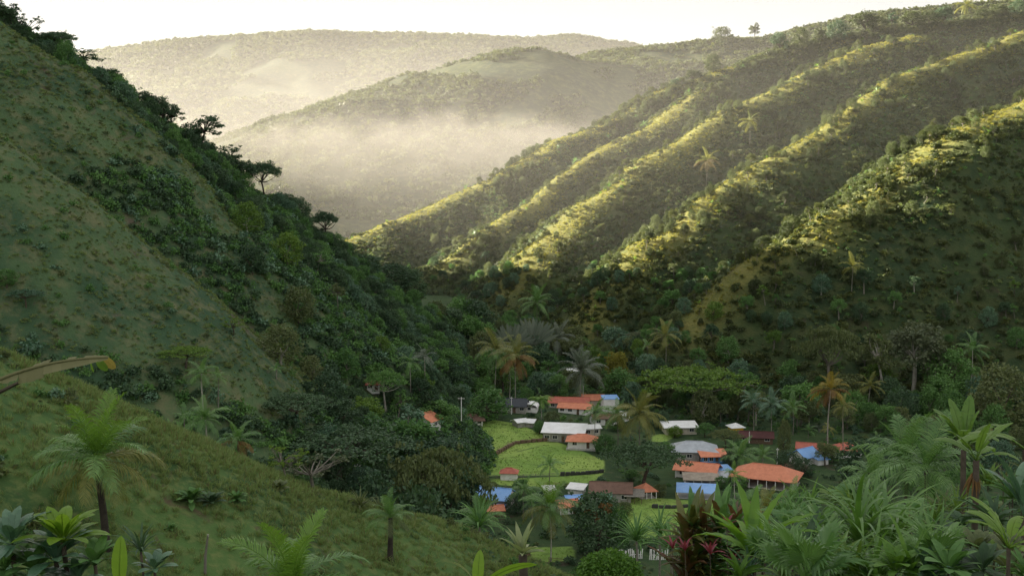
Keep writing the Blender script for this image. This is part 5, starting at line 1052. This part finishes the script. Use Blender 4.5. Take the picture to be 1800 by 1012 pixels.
# ------------------------------------------------------------------ vegetation nobody could count
def inview(x, y, m=14.0): return np.abs(x) < .485 * y + m
def spread(n, x0, x1, y0, y1):
    # even in the picture's depth: nearer ground gets more, as it shows larger
    y = np.sqrt(rng.random(n) * (y1 ** 2 - y0 ** 2) + y0 ** 2); x = x0 + (x1 - x0) * rng.random(n)
    k = inview(x, y); return x[k], y[k]
BUILT = np.array(KEEPOUT) if KEEPOUT else np.zeros((0, 3))
def clear(x, y, r=0.0):
    k = np.ones(len(x), bool)
    for bx_, by_, br in BUILT: k &= (x - bx_) ** 2 + (y - by_) ** 2 > (br + r) ** 2
    return k
shr = protoset('shrub_small', [shrubmesh(1, 130, .34, 'mid'), shrubmesh(2, 130, .36, 'dark'), shrubmesh(3, 120, .34, 'olive'), shrubmesh(4, 130, .4, 'mid', 1, .9), shrubmesh(5, 110, .36, 'dark', 1, .6), shrubmesh(6, 120, .42, 'olive', 1, .7), shrubmesh(7, 110, .4, 'blue'), shrubmesh(8, 100, .4, 'pale')])
warm = protoset('shrub_warm', [shrubmesh(31, 130, .34, 'warm'), shrubmesh(32, 130, .36, 'warmdark'), shrubmesh(33, 120, .36, 'olive'), shrubmesh(34, 120, .42, 'warm', 1, .7), shrubmesh(35, 120, .36, 'warmdark', 1, .6)])
def onetree(kind, i, mat):
    tr, cr = TREES[kind][i]; b = MB()
    for me, mi in ((cr, 0), (tr, 1)):
        v = np.empty(len(me.vertices) * 3); me.vertices.foreach_get('co', v); t = np.empty(len(me.polygons), np.float32); me.attributes['tint'].data.foreach_get('value', t)
        b.add(v, [tuple(p.vertices) for p in me.polygons], t.tolist(), mi)
    return b.mesh('woodland_tree', [mat, 'barkgrey'])
SF = [strap(1.5, .16, R(70), R(95), 5, .2, mat='mid', seed=i) for i in range(2)] 
BF = [paddle(2.2, .62, R(72), R(70), 3, 'banana', .5, 9), paddle(2.0, .6, R(50), R(80), 4, 'banana', .5, 9)]
wwoods = protoset('woodland_warm', [onetree('broad', 0, 'warm'), onetree('dense', 1, 'warmdark'), onetree('dense', 2, 'olive'), onetree('broad', 3, 'warmdark'), onetree('tall', 2, 'warm')])
woods = protoset('woodland', [onetree('broad', 0, 'dark'), onetree('broad', 1, 'mid'), onetree('dense', 0, 'dark'), onetree('dense', 1, 'mid'), onetree('dense', 2, 'olive'), onetree('tall', 0, 'mid'), onetree('broad', 2, 'olive'), onetree('dense', 3, 'blue')])
palms_ = protoset('palmlet', [rosmesh(1, FR['up'] + FR['mid'], 9, ['palm'], .7, 2.4), rosmesh(2, FR['mid'] + FR['low'], 10, ['palmgold'], .5, 4.0), rosmesh(3, FR['up'] + FR['mid'], 7, ['palmgrey'], .8, .8), rosmesh(4, BF, 7, ['banana'], .6, 1.2), rosmesh(5, BF, 6, ['bananabright'], .5, .8)])
tufts = protoset('tuft', [tuftmesh(i, 22, .55, 'grass') for i in range(4)])
gold = protoset('tuft_gold', [tuftmesh(10 + i, 20, .6, 'goldgrass', .35) for i in range(2)] + [shrubmesh(60 + i, 90, .30, 'goldgrass', .8, .45, 8) for i in range(3)])
mead = protoset('tuft_meadow', [tuftmesh(20 + i, 24, .5, 'grass', .4) for i in range(2)] + [shrubmesh(70 + i, 80, .26, k_, .7, .4, 8) for i, k_ in enumerate(('grass', 'grass', 'olive', 'mid'))])
farw = protoset('far_wood', [shrubmesh(20 + i, 60, .62, k_, 1.0, .8, 6) for i, k_ in enumerate(('warmdark', 'warm', 'olive', 'warmdark', 'warm'))])
# foreground slope: grass, low weeds
x, y = spread(60000, -60, 26, 42, 104); hN = hill('near', x, y); k = (hN > fore(x, y) - .3) & clear(x, y, -.6); x, y = x[k], y[k]
den = fbm(x, y, 6, 4, 5); k = rng.random(len(x)) < .55 + .7 * den; x, y, den = x[k], y[k], den[k]
scatter('grass', 'tufts of short grass covering the foreground slope', 'grass', tufts, np.stack([x, y, near(x, y)], 1), .45 + .5 * rng.random(len(x)) + .3 * np.clip(den, 0, 1), rng.integers(0, 4, len(x)), .25)
x, y = spread(5200, -60, 26, 44, 100); k = (fbm(x, y, 9, 4, 15) > .10) & clear(x, y, .3); x, y = x[k], y[k]
scatter('weeds', 'low green weeds dotted over the foreground slope', 'weeds', shr, np.stack([x, y, near(x, y)], 1), .14 + .42 * rng.random(len(x)) ** 2.2, rng.choice([0, 2, 3, 5, 6], len(x)), .2)
# left hill: grass clumps and scrub, woods in the gullies
x, y = spread(230000, -260, 10, 190, 520); h, d, i = hill('left', x, y, True); k = (h > valley(x, y)) & (h > near(x, y)) & clear(x, y); x, y, h, d, i = x[k], y[k], h[k], d[k], i[k]
low = np.clip((46 - h) / 40, 0, 1); wood = np.where(i == 0, .95, 0) + np.clip((d - 34) / 26, 0, 1) * .62 + low * .55 + .95 * fbm(x, y, 34, 4, 41)
k = (wood > .42) & (rng.random(len(x)) < .20); s = (.9 + 1.5 * rng.random(k.sum()) ** 1.6) * (1 + .35 * (i[k] == 0))
scatter('hillside_scrub', 'dense dark scrub in the gullies of the left hill', 'scrub', shr, np.stack([x, y, h - .2], 1)[k], s, rng.choice([0, 1, 1, 3, 4, 6, 1, 0], k.sum()), .25)
k = (wood <= .50) & (rng.random(len(x)) < .62) & (fieldd(x, y) > 0)
scatter('hillside_grass', 'rough grass covering the left hill', 'grass', mead, np.stack([x, y, h], 1)[k], .35 + .75 * rng.random(k.sum()) ** 1.8, rng.choice([0, 1, 2, 3, 4, 0, 1, 2], k.sum()), .3)
k = (wood <= .42) & (rng.random(len(x)) < .03); s = .3 + .9 * rng.random(k.sum()) ** 2
scatter('hillside_bushes', 'small bushes scattered in the rough grass of the left hill', 'bushes', shr, np.stack([x, y, h], 1)[k], s, rng.choice([0, 1, 2, 3, 5, 6], k.sum()), .25)
k = ((i == 0) | (low > .55)) & (wood > .62) & (rng.random(len(x)) < .013) & (fieldd(x, y) > 2)
scatter('hillside_wood', 'dark woodland on the far shoulder and foot of the left hill', 'woodland', woods, np.stack([x, y, h - .3], 1)[k], .55 + .45 * rng.random(k.sum()), rng.choice([0, 0, 2, 2, 3, 1, 7], k.sum()), .06)
# valley floor: thickets and garden trees between the fields and houses
x, y = spread(42000, -140, 330, 120, 620); v = valley(x, y); k = (v > hill('left', x, y) - .5) & (v > hill('right', x, y) - .5) & (v > near(x, y)) & (fieldd(x, y) > .8) & clear(x, y, .2); x, y, v = x[k], y[k], v[k]
open_ = np.exp(-(((x - 55) / 95) ** 2 + ((y - 335) / 70) ** 2)); k = rng.random(len(x)) < .75 - .50 * open_
s = (.5 + 1.4 * rng.random(k.sum()) ** 1.5) * (1 - .35 * open_[k])
scatter('undergrowth', 'dark undergrowth and garden shrubs over the valley floor', 'undergrowth', shr, np.stack([x, y, v - .1], 1)[k], s, rng.choice([0, 1, 1, 3, 4, 6, 2, 0], k.sum()), .2)
kk = (open_ < .55) & (fieldd(x, y) > 4) & clear(x, y, 4.0) & (rng.random(len(x)) < .045) & ~((np.abs(x - 5) < 60) & (y < 400)) ; kk &= y > 300
scatter('valley_wood', 'deep green woodland closing the valley behind the village', 'woodland', woods, np.stack([x, y, v - .2], 1)[kk], .65 + .55 * rng.random(kk.sum()), rng.choice([0, 1, 1, 3, 4, 6, 7, 3], kk.sum()), .05)
kk = (fieldd(x, y) > 3) & clear(x, y, 3.0) & (rng.random(len(x)) < .018) & (y > 280)
scatter('valley_palms', 'small palms and bananas among the valley thickets', 'palms', palms_, np.stack([x, y, v], 1)[kk], .6 + .5 * rng.random(kk.sum()), rng.choice([0, 1, 2, 3, 0], kk.sum()), .08)
kk = (fieldd(x, y) < 30) & (y < 300) & (y > 205) & (x > -45) & (x < 26) & clear(x, y, 3.0) & (rng.random(len(x)) < .05)
scatter('garden_palms', 'low palms and bananas in the gardens below the foreground slope', 'palms', palms_, np.stack([x, y, v], 1)[kk], .5 + .35 * rng.random(kk.sum()), rng.choice([0, 2, 3, 0], kk.sum()), .1)
xf, yf = spread(60000, -60, 90, 225, 430); kf = (fieldd(xf, yf) < -.5) & clear(xf, yf, -1.5); xf, yf = xf[kf], yf[kf]
scatter('field_grass', 'grass and weeds in the village fields', 'grass', protoset('tuft_field', [tuftmesh(40, 20, .4, 'fieldgrass', .4), tuftmesh(41, 20, .4, 'fieldgrass', .4), shrubmesh(80, 60, .2, 'fieldgrass', .6, .3, 7), shrubmesh(81, 60, .2, 'olive', .5, .3, 7)]), np.stack([xf, yf, valley(xf, yf)], 1), .22 + .38 * rng.random(len(xf)) ** 2, rng.choice([0, 1, 0, 1, 0, 1, 0, 1, 2, 2, 3], len(xf)), .2)
# right hillside: scrub everywhere, thick in the gullies, grass and plumes on the crests
x, y = spread(270000, -210, 620, 420, 1130); h, d, i = hill('right', x, y, True); k = (h > valley(x, y) - .5); x, y, h, d, i = x[k], y[k], h[k], d[k], i[k]
# keep what can face the camera
hc = hill('right', x * .985, y * .985); face = (h - EYE[2]) / y > (hc - EYE[2]) / (y * .985) - .012; x, y, h, d, i = x[face], y[face], h[face], d[face], i[face]
foot = np.clip((48 - h) / 40, 0, 1); sc_ = .55 * np.clip(d / 22, 0, 1) + .85 * fbm(x, y, 40, 4, 71) + .4 * foot + .12
k = (sc_ > .12 + .22 * (d < 13)) & (rng.random(len(x)) < .42); s = .6 + 2.0 * rng.random(k.sum()) ** 2.2
scatter('spur_scrub', 'dense scrub on the shaded flanks of the right spurs', 'scrub', warm, np.stack([x, y, h - .2], 1)[k], s, rng.choice([0, 1, 2, 3, 4, 1, 4], k.sum()), .25)
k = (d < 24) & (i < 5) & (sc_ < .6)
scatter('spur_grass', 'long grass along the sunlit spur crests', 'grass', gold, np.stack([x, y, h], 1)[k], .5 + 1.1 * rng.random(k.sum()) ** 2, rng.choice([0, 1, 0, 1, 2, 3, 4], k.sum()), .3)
k = ((d >= 18) | (i > 4)) & (rng.random(len(x)) < .4)
scatter('flank_grass', 'coarse grass and herbs over the shaded flanks of the right spurs', 'grass', mead, np.stack([x, y, h], 1)[k], .8 + 1.5 * rng.random(k.sum()) ** 1.8, rng.choice([0, 1, 2, 3, 4, 5, 4, 5], k.sum()), .3)
k = (d < 20) & (rng.random(len(x)) < .055) & (fbm(x, y, 30, 3, 91) > -.15); s = .8 + 1.5 * rng.random(k.sum()) ** 1.4
scatter('crest_bushes', 'sunlit bushes and saplings along the spur crests', 'bushes', warm, np.stack([x, y, h], 1)[k], s, rng.choice([0, 2, 3, 1], k.sum()), .25)
k = (d < 26) & (rng.random(len(x)) < .008) & (fbm(x, y, 50, 3, 97) > -.1)
scatter('crest_palms', 'wild bananas and palm plumes on the spur crests', 'palms', palms_, np.stack([x, y, h], 1)[k], .8 + .6 * rng.random(k.sum()), rng.choice([0, 2, 3, 4, 4], k.sum()), .15)
k = (d < 24) & (rng.random(len(x)) < .034) & (fbm(x, y, 45, 3, 111) > .06) & (x > -40)
scatter('crest_trees', 'bushy small trees in clumps along the spur crests', 'trees', wwoods, np.stack([x, y, h - .4], 1)[k], .30 + .55 * rng.random(k.sum()) ** 1.4, rng.integers(0, 5, k.sum()), .1)
k = (foot > .25) & (rng.random(len(x)) < .02) & (y < 800)
scatter('spur_wood', 'woodland at the foot of the right spurs', 'woodland', woods, np.stack([x, y, h - .3], 1)[k], .5 + .45 * rng.random(k.sum()), rng.integers(0, 8, k.sum()), .06)
k = (foot <= .25) & (sc_ > .5) & (rng.random(len(x)) < .016)
scatter('gully_trees', 'small trees in the gullies between the right spurs', 'trees', wwoods, np.stack([x, y, h - .3], 1)[k], .35 + .5 * rng.random(k.sum()), rng.integers(0, 5, k.sum()), .1)
k = (i == 4) & (d < 16) & (x > .2 * y) & (rng.random(len(x)) < .22)
scatter('skyline_scrub', 'bushy scrub along the right hill skyline', 'scrub', warm, np.stack([x, y, h], 1)[k], 1.6 + 2.2 * rng.random(k.sum()), rng.choice([0, 1, 1, 2, 4], k.sum()), .2)
# far hills
x, y = spread(60000, -1050, 1250, 930, 2420); h = hill('far', x, y); k = (h > hill('right', x, y)) & (h > valley(x, y)) & (h > hill('back', x, y)) & (fbm(x, y, 160, 4, 33) > -.25); x, y, h = x[k], y[k], h[k]
scatter('middle_wood', 'hazy woods over the middle hill', 'woodland', farw, np.stack([x, y, h - .5], 1), 2.6 + 4.2 * rng.random(len(x)) ** 1.5, rng.integers(0, 5, len(x)), .2)
x, y = spread(56000, -2700, 2500, 3100, 5300); h, d, i = hill('back', x, y, True); k = (h > hill('far', x, y)) & ((fbm(x, y, 250, 4, 35) > -.3) | (d < 90)); x, y, h = x[k], y[k], h[k]
scatter('far_wood', 'pale woods over the farthest ridge', 'woodland', farw, np.stack([x, y, h - .5], 1), 5.5 + 8 * rng.random(len(x)) ** 1.8, rng.integers(0, 5, len(x)), .2)
